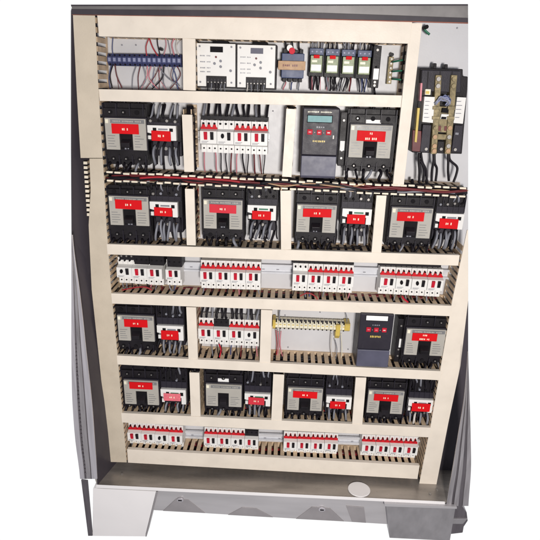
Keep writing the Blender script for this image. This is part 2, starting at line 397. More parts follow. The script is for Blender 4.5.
hd('cream wiring duct under the yellow terminal strip', (117, 355.5, 364.5), (441, 371.3, 380.3), 0, 0, reds=1)
hd('cream wiring duct right above the lowest modular breakers', (121.5, 412.5, 423), (431, 428.3, 437), 0, 0, reds=1)
hd('cream wiring duct closing the bottom of the panel, blotched and lowest of all', (127.5, 448.8, 463.2), (418.5, 466.2, 478.6), 0, 0, reds=2)
# the open duct between second and third device rows
a0, a1 = at(104, 170.5, FD), at(104, 181.5, FD); c0, c1 = at(468.2, 187.5, FD), at(468.2, 198, FD)
od = duct('open wiring duct without its cover, dark red cable running between its fingers', (a0 + a1) / 2, (c0 + c1) / 2, (a0.z - a1.z + c0.z - c1.z) / 2 - 0.002, True, cover=False, wires=9, reds=3, pitch=0.0232)
# cables lying in its mouth
def pxtube(parent, pts, Y, r, m, name, jit=0.0):
    w = [at(x, y, Y) + Vector((U(-jit, jit), U(-jit, jit), U(-jit, jit))) for x, y in pts]
    # smooth
    out = []
    for i in range(len(w) - 1):
        p0 = w[max(i - 1, 0)]; p1 = w[i]; p2 = w[i + 1]; p3 = w[min(i + 2, len(w) - 1)]
        for k in range(6):
            t = k / 6
            out.append(0.5 * ((2 * p1) + (p2 - p0) * t + (2 * p0 - 5 * p1 + 4 * p2 - p3) * t * t + (3 * p1 - p0 - 3 * p2 + p3) * t ** 3))
    out.append(w[-1])
    return MB().tube(out, r, 8).build(name, m, parent)
for k in range(15):
    xa = random.choice([106, 112, 130, 170, 215, 260, 300, 340]); xb = min(467, xa + U(90, 260))
    n_ = 7; pts = []
    for q in range(n_):
        x = xa + (xb - xa) * q / (n_ - 1); yc = 176 + (x - 104) / 364 * 16.8
        pts.append((x, yc + U(-3.2, 3.2)))
    c_ = random.choice(['wblack', 'wblack', 'wblack', 'wblack', 'wmaroon', 'wgrey', 'wmaroon'])
    if xa < 140 and k % 2: c_ = 'wmaroon'
    pxtube(od, pts, -.044 - U(0, .013), U(.0018, .0042), M[c_], 'cable', .0008)
pxtube(od, [(140, 178), (160, 177), (195, 178.5), (225, 180), (240, 182)], -0.056, 0.0032, M['wred'], 'cable')
pxtube(od, [(268, 183), (285, 186), (310, 183.5), (345, 187), (365, 184)], -0.057, 0.0022, M['brown'], 'cable')
pxtube(od, [(424, 190.5), (440, 190), (455, 191.5), (468, 190.5)], -0.056, 0.0018, M['brown'], 'cable')

def vd(label, t, bt, **k):
    """vertical duct: top (x0, x1, y), bottom (x0, x1, y)"""
    p, q = at((t[0] + t[1]) / 2, t[2], CV), at((bt[0] + bt[1]) / 2, bt[2], CV)
    w = (at(t[1], t[2], CV).x - at(t[0], t[2], CV).x + at(bt[1], bt[2], CV).x - at(bt[0], bt[2], CV).x) / 2
    k.setdefault('depth', 0.0541); k.setdefault('pitch', 0.0205); k.setdefault('wires', 4)
    return duct(label, p, q, w, False, **k)
vd('short cream vertical duct between the blue terminals and the left meter', (182.3, 195, 38.5), (183, 195.5, 90.3))
vd('stained short vertical duct left of the second row breaker bank, its top end open', (181.5, 191.5, 106), (184, 194, 172), cshort=(0.022, 0), mcov=M['cream'])
vd('cream vertical duct left of the large dark drive with display', (287, 296, 106.5), (281.5, 292, 177), cshort=(0.006, 0))
vd('cream vertical duct, leftmost of three in the row below the open duct', (184.6, 194, 184), (186.6, 195.6, 245.5), cshort=(0.014, 0))
vd('cream vertical duct, middle one of three in the row below the open duct', (280.3, 291, 186), (281, 291.3, 249.8), cshort=(0.013, 0))
vd('leaning cream vertical duct, rightmost of three below the open duct', (377, 387, 192), (371.5, 381.3, 253), cshort=(0.01, 0))
vd('cream vertical duct left of the breaker bank with one black band', (186.3, 195.6, 307.5), (188.2, 198, 361))
vd('cream vertical duct left of the yellow terminal strip', (261, 272.3, 310.3), (259.5, 270.3, 364))
vd('narrow cream vertical duct, leftmost of three in the lowest switch row', (189, 199.3, 372), (191, 200.3, 416.5), cshort=(0.004, 0))
vd('cream vertical duct, middle one of three in the lowest switch row', (273, 284.5, 375), (271.3, 281.5, 422.5))
vd('cream vertical duct, rightmost of three in the lowest switch row', (356, 366.3, 378), (352, 362.6, 424.5))
# side posts
vd('cream vertical duct on the right of the upper rows, beside the big brass contactor', (409.6, 423, 23), (393.3, 403.3, 186.5), wires=6, pitch=0.0225)
def post(label, pts_l, pts_r, m, inner=None, wall_w=0.0, Y=CV + 0.0012):
    l0 = at(*pts_l[-1], CV)
    th = thing('wiring_duct', label, 'wiring duct', Vector((l0.x, 0, l0.z)))
    MB().prism(pts_l + pts_r[::-1], Y, 0.0028).build('duct_cover', m, th, 0.0007)
    return th
def side_fingers(th, line, sg, pitch=0.0205, ff=0.58, Y0=-0.0535, Y1=-0.003, tips=False, m=None):
    """slotted wall following a photo line at the cover depth; sg = inward direction in x"""
    P = [at(x, y, CV) for x, y in line]; b = MB(); tot = 0
    for i in range(len(P) - 1):
        p, q = P[i], P[i + 1]; d = q - p; L = d.length; t = d.normalized(); n = max(1, round(L / pitch)); pt = L / n
        nx = 0.002 * sg
        for k in range(n):
            s0 = p + t * (k * pt + pt * (1 - ff) / 2); s1 = s0 + t * pt * ff
            f = [Vector((s0.x, Y0, s0.z)), Vector((s1.x, Y0, s1.z)), Vector((s1.x + nx, Y0, s1.z)), Vector((s0.x + nx, Y0, s0.z))]
            b.hexa(f, [Vector((v.x, -0.010, v.z)) for v in f])
        f = [Vector((p.x, -0.010, p.z)), Vector((q.x, -0.010, q.z)), Vector((q.x + nx, -0.010, q.z)), Vector((p.x + nx, -0.010, p.z))]
        b.hexa(f, [Vector((v.x, Y1, v.z)) for v in f])
    return b.build('slotted_wall', m or M['tan'], th)
lp = post('wide aged cream duct cover on the upper left edge of the panel', [(72.8, 15), (76.5, 90), (80.5, 158)], [(94.8, 15.5), (98.3, 90), (102.6, 158)], M['cream_old'], Y=-0.063)
side_fingers(lp, [(95, 15), (98.3, 90), (103, 158)], -1, pitch=0.021)
for k in range(4):
    pxtube(lp, [(86 + k * 2, 16), (90 + k * 2, 90), (95 + k * 1.6, 156)], -0.02 - 0.008 * k, 0.005, M['wblack'], 'bundled_wire', 0.002)
LL = [(89.3, 158.5), (90.6, 190), (88.5, 225), (91.6, 290), (98, 350), (103.2, 400), (110, 462)]
LR = [(102.6, 158.5), (104.6, 190), (106.3, 225), (111, 290), (117, 350), (121.2, 400), (126.6, 462.5)]
ll = post('long narrow aged cream duct cover on the lower left edge, pulled away from its fingers', LL, LR, M['cream_old'])
side_fingers(ll, LR, -1, pitch=0.0195)
for k in range(5):
    pxtube(ll, [(91 + k * 2.4, 162), (93 + k * 2.4, 225), (97 + k * 2.4, 290), (107 + k * 2, 400), (115 + k * 1.8, 458)], -0.015 - 0.008 * k, 0.005, M['wblack'], 'bundled_wire', 0.002)
# bare fingers left of the slipped cover
for k in range(12):
    y = 161.5 + k * 4.7; x = 83.3 + k * 0.32
    b = MB().prism([(x, y), (x + 3.6, y + .2), (x + 3.6, y + 3.0), (x, y + 2.8)], -0.056, 0.004)
    b.build('finger_tip', M['tip'], ll, 0.0006)
    b = MB().prism([(x + 1.6, y), (x + 3.2, y), (x + 3.2, y + 2.7), (x + 1.6, y + 2.7)], -0.0515, 0.045); b.build('bare_finger', M['tan'], ll)
MB().prism([(87, 160), (89.8, 160), (91, 215), (88, 214)], -0.03, 0.006).build('gap_shade_strip', M['hole'], ll)  # black strip put in for the shade inside the open gap

RL = [(467.2, 230), (460.5, 262), (452.4, 300), (441, 366), (431, 424), (419.2, 484)]
RR = [(468.3, 230), (468.3, 262), (468.3, 300), (460.5, 366), (448.2, 424), (436.4, 485)]
rp_ = post('slanting cream duct cover on the lower right edge beside the dark side wall', RL, RR, M['cream'])
side_fingers(rp_, [(464, 245), (460.5, 262), (452.4, 300), (441, 366), (431, 424), (420, 480)], 1, pitch=0.0205)
for k in range(5):
    pxtube(rp_, [(464 - k, 262), (458 - k * 0, 300), (447 + k, 366), (437 + k, 424), (424 + k, 480)], -0.045 + 0.008 * k, 0.005, M['wblack'], 'bundled_wire', 0.002)

# ------------------------------------------------------------------ DIN rails
def din_rail(label, l, r, h=7.0):
    """photo points of the rail's upper edge left and right"""
    Y = -0.012
    th = thing('mounting_rail', label, 'rail', at((l[0] + r[0]) / 2, (l[1] + r[1]) / 2 + h, -0.005))
    MB().prism([(l[0], l[1] + 1.4), (r[0], r[1] + 1.4), (r[0], r[1] + h - 1.2), (l[0], l[1] + h - 1.2)], Y + 0.006, 0.003).build('rail_web', M['rail'], th)
    for dy in (0, h - 1.6):
        MB().prism([(l[0], l[1] + dy), (r[0], r[1] + dy), (r[0], r[1] + dy + 1.7), (l[0], l[1] + dy + 1.7)], Y, 0.0055).build('rail_lip', M['rail'], th, 0.0005)
    n = int((r[0] - l[0]) / 14)
    for k in range(n):
        f = (k + .5) / n; p = at(l[0] + (r[0] - l[0]) * f, l[1] + (r[1] - l[1]) * f + h / 2, Y + 0.0055)
        MB().box(p.x - .004, p.x + .004, p.y - 0.0004, p.y, p.z - .0012, p.z + .0012).build('rail_slot', M['inkgrey'], th)
    return th
din_rail('zinc rail carrying the four breaker banks across the middle', (112, 260), (458, 270.5), 9)
din_rail('zinc rail carrying the lowest modular breakers', (127, 429), (432, 441), 7)
din_rail('zinc rail behind the second row breaker bank', (198, 131), (269.3, 133.3), 8)
din_rail('zinc rail behind the breaker bank with one black band', (199, 327), (259, 330), 7)

def loose(label, pts, Y, r, m):
    o = pxtube(None, pts, Y, r, m, 'loose_wire', 0.001); tag(o, label, 'wire'); return o
G = 'loose single wires'
def loosegroup(label, group, specs):
    for pts, Y, r, m in specs:
        o = pxtube(None, pts, Y, r, m, 'loose_wire', 0.0006); tag(o, label, 'wire', group)

# ------------------------------------------------------------------ moulded case breakers (big switches)
def mccb(label, body, face, red, redm='red', tagr=None, faceslot=True, words=((2, 1),), topmarks=True, whitehandle=False):
    yb = -0.046; yf = -0.056
    X0, X1, Z0, Z1 = rect(*body, yb)
    th = thing('power_breaker', label, 'circuit breaker', Vector(((X0 + X1) / 2, 0, Z0)), 'moulded power breakers')
    F0, F1, G0, G1 = rect(*face, yf); W = F1 - F0; H = G1 - G0
    # body: stepped, lower at terminal ends
    b = MB()
    b.box(X0, X1, -0.040, 0, Z0, Z1)
    b.box(X0 + .001, X1 - .001, yb, -0.0398, Z0 + (G0 - Z0) * 0.35, Z1 - (Z1 - G1) * 0.35)
    b.build('case', M['black'], th, 0.0012)
    b = MB().box(F0 - 0.0015, F1 + 0.0015, yf + 0.004, yb + .0002, G0 - 0.0015, G1 + 0.003).build('bezel', M['char'], th, 0.0008)
    # U-shaped face around the handle recess
    rx0, rx1 = F0 + W * 0.335, F0 + W * (0.665 if faceslot else 0.64); rz = G0 + H * (0.56)
    b = MB()
    if faceslot:
        b.xz([(F0, G0), (rx0, G0), (rx0, rz), (rx1, rz), (rx1, G0), (F1, G0), (F1, G1), (F0, G1)], yf, yf + 0.0042)
    else:
        rz = G0 + H * 0.62
        b.xz([(F0, G0), (rx0, G0), (rx0, rz), (rx1, rz), (rx1, G0), (F1, G0), (F1, G1), (F0, G1)], yf, yf + 0.0042)
    b.build('face_plate', M['face'], th, 0.0008)
    # nameplate strip on top, yellow mark
    MB().box(F0 + W * .14, F1 - W * .03, yf - .0006, yf, G1 - H * .15, G1 - H * .03).build('nameplate', M['facehead'], th)
    scribble(F0 + W * .2, F1 - W * .1, G1 - H * .115, G1 - H * .065, yf - .0006, (5, 7, 4), 'small_print', M['face'], th)
    MB().box(F0 + W * .02, F0 + W * .09, yf - .0007, yf, G1 - H * .16, G1 - H * .04).build('yellow_mark', M['ysoft'], th)
    # fine print on both legs of the U
    for (xa, xb) in ((F0 + W * .05, rx0 - W * .05), (rx1 + W * .05, F1 - W * .05)):
        b = MB()
        for k in range(5):
            z = G0 + H * (0.1 + 0.085 * k); b.box(xa, xa + (xb - xa) * U(.5, 1), yf - .0003, yf, z, z + H * 0.018)
        b.build('fine_print', M['facehead'], th)
    # recess and handle
    MB().box(rx0 + .0003, rx1 - .0003, yf + 0.0035, yf + 0.005, G0, rz - .0003).build('handle_recess', M['hole'], th)
    hx = (rx0 + rx1) / 2; hw = (rx1 - rx0) * 0.3; zc = (G0 + rz) / 2 - H * U(0.03, 0.08)
    h = MB(); h.hexa([Vector((hx - hw, yf - .012, zc + H * .02)), Vector((hx + hw, yf - .012, zc + H * .02)), Vector((hx + hw, yf - .010, zc - H * .12)), Vector((hx - hw, yf - .010, zc - H * .12))],
            [Vector((hx - hw * 1.15, yf + .004, zc + H * .13)), Vector((hx + hw * 1.15, yf + .004, zc + H * .13)), Vector((hx + hw * 1.15, yf + .004, zc - H * .13)), Vector((hx - hw * 1.15, yf + .004, zc - H * .13))])
    hd_ = h.build('handle', M['black'], th, 0.001)
    scribble(hx - hw * .7, hx + hw * .7, zc - H * .21, zc - H * .16, yf + .0034, (2,), 'position_mark', M['wgrey'], th)
    if faceslot and not red is None or red:
        r = rect(*red, yf - 0.0025)
        sk = U(-.0008, .0008)
        lb = MB().xz([(r[0], r[2] + sk), (r[1], r[2] - sk), (r[1] + sk * .3, r[3] - sk), (r[0] + sk * .3, r[3] + sk)], yf - .0022, yf - .0007).build('red_label', M[redm], th, 0.0005)
        w = r[1] - r[0]; hh = r[3] - r[2]
        n = len(words)
        for i, wd in enumerate(words):
            tw = w * min(0.6, 0.06 * (sum(wd) + len(wd) - 1)); zc2 = r[3] - hh * (i + 0.5) / n - (0.0 if n > 1 else hh * .03)
            th2 = hh * (0.12 if n == 1 else 0.11)
            cx = (r[0] + r[1]) / 2
            scribble(cx - tw / 2, cx + tw / 2, zc2 - th2, zc2 + th2, yf - .0022, wd, 'engraved_lettering', M['print'], lb)
    if tagr:
        r = rect(*tagr, yb - .001)
        lb = MB().box(r[0], r[1], yb - .0012, yb, r[2], r[3]).build('white_tag', M['white2'], th)
    # terminals: three above, three below
    for k in range(3):
        x = X0 + (X1 - X0) * (0.2 + 0.3 * k)
        for zz, up in ((Z1 - (Z1 - G1) * 0.62, 1), (G0 - (G0 - Z0) * 0.60, 0)):
            rr = min(W * 0.075, 0.006)
            MB().cyl((x, -0.0475, zz), rr, 0.003, 14).build('terminal_well', M['hole'], th)
            if random.random() < 0.75:
                MB().cyl((x + U(-.001, .001), -0.0484, zz), rr * 0.38, 0.001, 8).build('terminal_screw', M['steel'], th)
    # phase barriers between terminals
    for k in range(4):
        x = X0 + (X1 - X0) * (0.05 + 0.3 * k)
        MB().box(x - .0009, x + .0009, -0.050, -0.0395, Z1 - (Z1 - G1) * 0.85, Z1 - 0.001).build('phase_barrier', M['char'], th)
        MB().box(x - .0009, x + .0009, -0.050, -0.0395, Z0 + 0.001, G0 - (G0 - Z0) * 0.35).build('phase_barrier', M['char'], th)
    # leads going down into the duct
    for k in range(6):
        x = X0 + (X1 - X0) * (0.1 + 0.16 * k)
        lead(th, (x, -0.038, Z0 + 0.005), (x + U(-.016, .012), -0.040, Z0 - 0.022), U(.003, .0048), M['wblack'] if R() < .9 else M['wgrey'], 0.010, U(-.012, .012))
    for k in range(3):
        x = X0 + (X1 - X0) * (0.2 + 0.3 * k)
        lead(th, (x, -0.034, Z1 - 0.004), (x + U(-.01, .01), -0.026, Z1 + 0.03), 0.0045, M['wblack'], 0.006)
    return th
mccb('large black breaker with red label, leftmost under the upper cover duct', (103, 103, 147, 165), (105.5, 118.5, 146, 150), (111.5, 124, 138.5, 134))
mccb('largest black breaker with two-line red label right of the big display drive', (346, 109, 396, 172), (349.5, 125, 391.5, 158), (357, 131, 385.5, 141.5), words=((2,), (3, 3)), tagr=(366, 119.8, 381, 123.8))
mccb('black breaker with red label directly below the open duct, first from the left', (107, 186, 151, 241), (109.5, 196.5, 148.5, 225.5), (115, 200, 141.5, 209.3))
mccb('black breaker below the open duct whose label is paler rose red', (201.5, 185, 244.5, 240), (203.5, 200, 242.3, 229), (209.3, 204.8, 236.2, 213.2), 'red2')
mccb('black breaker with red label below the open duct under the big display drive', (295, 189, 338, 244), (296.6, 205, 336, 232.5), (303, 209, 331.5, 217.3))
mccb('black breaker with red label below the open duct, farthest right of its row', (388, 192, 433.5, 247), (390.5, 208, 431.5, 238), (397.3, 212.3, 424.3, 221.3))
mccb('black breaker with red label beside the bank with one black band', (114, 303, 155, 351), (118, 316, 154, 341), (124, 319.8, 147.3, 327.3))
mccb('black breaker with red two-line label right of the smaller drive', (402.5, 313, 447.5, 365), (405.3, 329.5, 444.5, 355.5), (412.3, 333.6, 437.3, 341.2), words=((3,), (4, 2)))
mccb('black breaker with bright red label at the left end of the lowest switch row', (120.5, 367, 160.5, 408), (124.3, 381, 158.3, 404.5), (129.3, 382.6, 152.3, 389.3))
mccb('grey faced breaker without any red label and with open toggle', (204, 371, 243, 412), (206, 385, 241.5, 406.5), None, tagr=(218, 378.6, 229, 382), faceslot=False)
mccb('black breaker with red label in the lowest switch row, third from the left', (285, 375, 324, 417), (287.5, 388.5, 322.3, 410.5), (293, 391.8, 317.3, 398.3))
mccb('black breaker with red label at the right end of the lowest switch row', (366, 379, 406, 421), (367.5, 391, 403.3, 413.5), (374, 394.8, 398.3, 401.3))

# ------------------------------------------------------------------ contactors with overload relay
def starter(label, body, wband, red, redm='red', below='wgrey', above=None, nb=4, yduct=None):
    yb = -0.044; yw = -0.049
    X0, X1, Z0, Z1 = rect(*body, yb); A0, A1, B0, B1 = rect(*wband, yw)
    th = thing('motor_contactor', label, 'contactor', Vector(((X0 + X1) / 2, 0, Z0)), 'motor contactors with red tags')
    W = X1 - X0
    b = MB(); b.box(X0, X1, -0.040, 0, B0 - 0.004, Z1); b.build('case', M['black'], th, 0.001)
    b = MB().box(X0 + W * .06, X1 - W * .04, -0.030, -0.0005, Z0, B0 - 0.0045).build('overload_relay', M['char'], th, 0.001)
    # terminal block ribs, upper part
    b = MB(); n = 5
    for k in range(n + 1):
        x = X0 + W * (0.03 + 0.94 * k / n); b.box(x - .0008, x + .0008, -0.0445, -0.0398, B1 + 0.002, Z1 - 0.002)
    b.box(X0 + .002, X1 - .002, -0.043, -0.0399, B1 + 0.001, B1 + (Z1 - B1) * .35)
    b.build('terminal_ribs', M['char'], th)
    for k in range(4):
        x = X0 + W * (0.14 + 0.235 * k)
        MB().cyl((x, -0.0452, B1 + (Z1 - B1) * U(.45, .55)), W * 0.04, 0.005, 10).build('terminal_screw', random.choice([M['steel'], M['wgrey'], M['hole']]), th)
    # white band
    h = B1 - B0; w = A1 - A0
    b = MB(); b.xz([(A0, B1 - h * .48), (A0 + w * .16, B1 - h * .55), (A0 + w * .82, B1 - h * .55), (A0 + w * .82, B0), (A1, B0), (A1, B1), (A0, B1)], yw, -0.0395)
    wb = b.build('white_front_band', M['white'], th, 0.0007)
    MB().box(A0 + w * .22, A0 + w * .34, yw - .0006, yw, B1 - h * .36, B1 - h * .16).build('slot', M['hole'], wb)
    MB().box(A0 + w * .78, A0 + w * .9, yw - .0006, yw, B1 - h * .40, B1 - h * .18).build('slot', M['hole'], wb)
    MB().box(A0 + w * .4, A0 + w * .72, yw - .0004, yw, B1 - h * .3, B1 - h * .2).build('green_print', M['green'] if random.random() < .5 else M['wgrey'], wb)
    MB().box(A0 + w * .03, A0 + w * .13, yw + .003, -.0395, B0 + h * .05, B0 + h * .3).build('indicator', M['white'], wb)
    r = rect(*red, yw - .003)
    sk = U(-.0007, .0007)
    lb = MB().xz([(r[0], r[2] + sk), (r[1], r[2] - sk), (r[1] + sk * .3, r[3] - sk), (r[0] + sk * .3, r[3] + sk)], yw - .0024, yw - .0008).build('red_label', M[redm], th, 0.0006)
    cx = (r[0] + r[1]) / 2; tw = (r[1] - r[0]) * .34; zc = (r[2] + r[3]) / 2; hh = (r[3] - r[2]) * .12
    scribble(cx - tw / 2, cx + tw / 2, zc - hh, zc + hh, yw - .0024, (2, 1), 'engraved_lettering', M['print'], lb)
    MB().box(r[0] + .001, r[1] - .001, yw - .0008, -.040, r[2] + .001, r[3] - .001).build('label_bracket', M['char'], th)
    for k in range(3):
        x = X0 + W * (0.25 + 0.25 * k)
        MB().cyl((x, -0.0315, Z0 + (B0 - Z0) * .45), W * .05, 0.003, 10).build('terminal_screw', random.choice([M['steel'], M['steel'], M['brown']]), th)
    for k in range(nb):
        x = X0 + W * (0.2 + 0.62 * k / (nb - 1))
        m = M[below] if random.random() < .7 else M[random.choice(['wblack', 'wwhite', 'wgrey'])]
        lead(th, (x, -0.033, Z0 + (B0 - Z0) * U(.5, .75)), (x + U(-.012, .006), -0.036, Z0 - 0.024), 0.0036, m, U(.006, .016), U(-.01, .006))
    if not above:
        for k in range(6):
            x = X0 + W * (0.1 + 0.8 * k / 5)
            lead(th, (x, -0.040, Z1 - (Z1 - B1) * U(.1, .5)), (x + U(-.01, .012), -0.034, Z1 + .02), U(.0022, .0036), M[random.choice(['wblack', 'wblack', 'wblack', 'wgrey'])], U(.002, .010), U(-.01, .01))
    for k in range(5):
        x = X0 + W * (0.1 + 0.8 * k / 4)
        lead(th, (x, -0.031, B0 - .006), (x + U(-.016, .012), -0.036, Z0 - 0.022), U(.002, .0035), M['wblack'], U(.002, .010), U(-.012, .012))
    if above:
        for k in range(5):
            x = X0 + W * (0.12 + 0.76 * k / 4)
            lead(th, (x, -0.038, Z1 - 0.004), (x + U(-.004, .012), -0.03, above), 0.003, M[random.choice(['wgrey', 'wgrey', 'wblack'])], U(.0, .008))
    return th
starter('black contactor with red tag hung under grey wires, in the uppermost breaker row', (146.5, 117, 181, 157), (146.5, 125.5, 176, 140.5), (151.3, 131, 170.5, 141.2), above=at(160, 104, -.03).z)
starter('black contactor with thick grey looping wires below the open duct, first from left', (149.5, 187, 182, 234), (149.5, 202, 177.5, 217), (154, 207.8, 172, 216.3), nb=6)
starter('black contactor with red tag on bare plate right of the rose labelled breaker', (247.5, 188, 278, 232), (247.5, 205.5, 276, 220.3), (252, 211.3, 271, 219.8))
starter('black contactor below the open duct with black and white wires under its tag', (340.5, 190, 372, 238), (342, 209, 371.5, 224.5), (347, 214.8, 365.3, 224))
starter('black contactor tucked against the right edge duct below the open duct', (434.5, 195, 464, 242), (435.3, 213.8, 463.5, 229.3), (439.3, 219, 458.3, 228.8), nb=5)
starter('black contactor with red tag left of the bank with one black band', (156.3, 305, 184.5, 348), (157, 326, 183.3, 340.3), (161, 331, 178.3, 340))
starter('black contactor whose tag has faded to pale pink', (160.5, 370, 187.5, 408), (160.8, 389.8, 185.8, 404), (163.5, 394, 180.5, 401.2), 'pink')
starter('black contactor with slightly faded tag beside the breaker without red label', (243.8, 374, 271, 413), (244.5, 394, 270.3, 406), (248.3, 398, 264.3, 405), 'red2')
starter('black contactor with red tag, third from the left in the lowest switch row', (325, 377, 352, 417), (326, 397, 351.5, 409), (330, 402, 345.5, 409))
starter('black contactor with red tag against the right edge duct in the lowest switch row', (407.5, 381, 435, 421), (408, 400, 433, 412.5), (411.8, 404, 430.3, 411.8))

for (x0, x1, y0, y1) in ((106, 180, 104, 170), (109, 182, 188, 244), (203, 278, 188, 245), (297, 372, 192, 248), (390, 458, 196, 252), (118, 184, 306, 358), (404, 442, 318, 370), (124, 188, 372, 414), (206, 270, 376, 420), (287, 352, 380, 424), (368, 430, 383, 427)):
    specs = []
    for k in range(7):
        x = x0 + (x1 - x0) * (k + U(.2, .8)) / 7
        specs.append(([(x, y0), (x + U(-4, 4), y0 + (y1 - y0) * .35), (x + U(-5, 5), y0 + (y1 - y0) * .7), (x + U(-4, 4), y1)], -.006, U(.003, .0048), M['wblack']))
    loosegroup('black cable running down the backplate behind the breakers and contactors', 'black cables behind the devices', specs)

# ------------------------------------------------------------------ modular three-pole breakers
def modular(group, n, gx0, gx1, gy0, gy1, gy0r, gy1r, bands, rocks, labels, topw=None, botw=None, leadsup=0, botpx=0, hole_row=True):
    yt = -0.034; yn = -0.046
    for i in range(n):
        f0, f1 = i / n, (i + 1) / n
        xa, xb = gx0 + (gx1 - gx0) * f0, gx0 + (gx1 - gx0) * f1
        fm = (f0 + f1) / 2; ya = gy0 + (gy0r - gy0) * fm; yb_ = gy1 + (gy1r - gy1) * fm
        X0, X1, Z0, Z1 = rect(xa, ya, xb, yb_, yt)
        X0 += .0004; X1 -= .0004; H = Z1 - Z0; W = X1 - X0
        th = thing('modular_breaker', labels[i], 'circuit breaker', Vector(((X0 + X1) / 2, 0, Z0)), group)
        prof = [(-0.009, Z0), (yt, Z0), (yt, Z0 + H * .24), (yn, Z0 + H * .30), (yn, Z0 + H * .68), (yt, Z0 + H * .74), (yt, Z1), (-0.009, Z1)]
        MB().yz(prof, X0, X1).build('case', M['white'], th, 0.0006)
        # pole grooves
        for k in (1, 2):
            x = X0 + W * k / 3
            for za, zb in ((Z0 + .0005, Z0 + H * .235), (Z0 + H * .75, Z1 - .0005)):
                MB().box(x - .0003, x + .0003, yt - .0002, yt + .001, za, zb).build('pole_groove', M['inkgrey'], th)
        bm_ = {'r': 'band', 'p': 'red2', 'k': 'black', 'w': None}[bands[i]]
        if bm_:
            # band with toothed top edge between terminals
            pts = [(X0 + .0002, Z0 + H * .735), (X1 - .0002, Z0 + H * .735), (X1 - .0002, Z0 + H * .78)]
            for k in (2, 1, 0):
                xc = X0 + W * (k + .5) / 3
                pts += [(xc + W * .11, Z0 + H * .79), (xc + W * .02, Z0 + H * .93), (xc - W * .03, Z0 + H * .93), (xc - W * .11, Z0 + H * .79)]
            pts += [(X0 + .0002, Z0 + H * .78)]
            if bands[i] == 'k': pts = [(X0 + .0002, Z0 + H * .735), (X1 - .0002, Z0 + H * .735), (X1 - .0002, Z1), (X0 + .0002, Z1)]
            MB().xz(pts, yt - .0042, yt - .0004).build('label_band', M[bm_], th)
        for k in range(3):
            xc = X0 + W * (k + .5) / 3
            MB().cyl((xc, yt - .0052, Z0 + H * .90), W * .058, 0.005, 10).build('terminal_screw', M['hole'], th)
            MB().cyl((xc, yt - .0008, Z0 + H * .135), W * .052, 0.001, 10).build('terminal_screw', M['hole'], th)
        # rocker pair
        zr0, zr1 = Z0 + H * .42, Z0 + H * .66
        def rock(xc, hw, z0, z1, m, nm):
            b = MB(); b.hexa([Vector((xc - hw, yn - .0015, z0)), Vector((xc + hw, yn - .0015, z0)), Vector((xc + hw, yn - .0042, z1)), Vector((xc - hw, yn - .0042, z1))],
                             [Vector((xc - hw, yn + .0004, z0)), Vector((xc + hw, yn + .0004, z0)), Vector((xc + hw, yn + .0004, z1)), Vector((xc - hw, yn + .0004, z1))])
            b.build(nm, m, th, 0.0004)
        xl, xr = X0 + W * .34, X0 + W * .72
        if rocks[i] == 'r': rock(xl, W * .10, zr0, zr1, M['rocker'], 'red_rocker')
        else: MB().cyl((xl, yn - .003, (zr0 + zr1) / 2 + H * .01), H * .075, 0.003, 12, rx=W * .095).build('black_button', M['hole'], th)
        rock(xr, W * .095, zr0, zr1, M['black'], 'black_rocker')
        b = MB(); b.box(X0 + W * .08, X0 + W * .5, yn - .0003, yn, Z0 + H * .36, Z0 + H * .375); b.box(X0 + W * .08, X0 + W * .42, yn - .0003, yn, Z0 + H * .325, Z0 + H * .34)
        b.build('small_print', M['inkgrey'], th)
        if topw:
            for k in range(3):
                xc = X0 + W * (k + .5) / 3
                lead(th, (xc, -0.030, Z1 - .002), (xc + U(-.006, .006), -0.02, topw), U(.0030, .0044), M[random.choice(['wblack', 'wblack', 'wblack', 'wblack', 'wgrey'])], U(.0, .010), U(-.012, .012))
        if botw:
            for k in range(3):
                if botw[1] < random.random(): continue
                xc = X0 + W * (k + .5) / 3
                lead(th, (xc, -0.032, Z0 + .002), (xc + U(-.008, .008), -0.028, botw[0]), U(.0014, .0022), M[random.choice(['wblack', 'wblack', 'wblack', 'wgrey', 'wgrey', 'wpink', 'wblue', 'wmaroon'])], U(.002, .01))
ORD = ['first', 'second', 'third', 'fourth']
def labs(where, rocks, bands):
    out = []
    for i in range(4):
        c = {'r': 'red banded', 'p': 'red banded', 'w': 'plain topped', 'k': 'black banded'}[bands[i]]
        k = 'red rocker' if rocks[i] == 'r' else 'black button'
        out.append('%s breaker, %s, %s in bank %s' % (c, k, ORD[i], where))
    return out
def bank(where, n, gx0, gx1, y0, y1, y0r, y1r, bands, rocks, **k):
    modular('three-pole breakers in banks of four', n, gx0, gx1, y0, y1, y0r, y1r, bands, rocks, labs(where, rocks, bands), **k)
bank('left of the big display drive', 4, 201, 268, 119.8, 152, 122, 155, 'rwrr', 'rdrr', topw=at(230, 103, -.02).z, botw=(at(230, 173, -.03).z, 0.9))
bank('under the rose labelled breaker', 4, 201, 261, 260, 288, 262, 290, 'rrrr', 'rrrr', botw=(at(230, 296, -.03).z, .5))
bank('above the yellow terminal strip', 4, 292.5, 353, 263, 290.5, 265.5, 293, 'wrrr', 'rrrr', botw=(at(320, 300, -.03).z, .5))
bank('at the right end of the middle rail', 4, 379, 441.5, 266.5, 293.5, 269.5, 297, 'rrrr', 'rddr', botw=(at(410, 304, -.03).z, .5))
bank('left of the yellow terminal strip', 4, 199, 259.5, 317.5, 343.5, 320.5, 346.5, 'rkrr', 'rrrd', topw=at(230, 305, -.02).z, botw=(at(230, 360, -.03).z, .8))
bank('at the left end of the lowest rail', 4, 129, 183.5, 422.5, 443, 426, 447, 'rrrr', 'rrdr', botw=(at(156, 452, -.03).z, .6))
bank('second from the left on the lowest rail', 4, 204.5, 258.5, 427, 447.5, 429.5, 450, 'rrrk', 'rrdr', botw=(at(230, 456, -.03).z, .6))
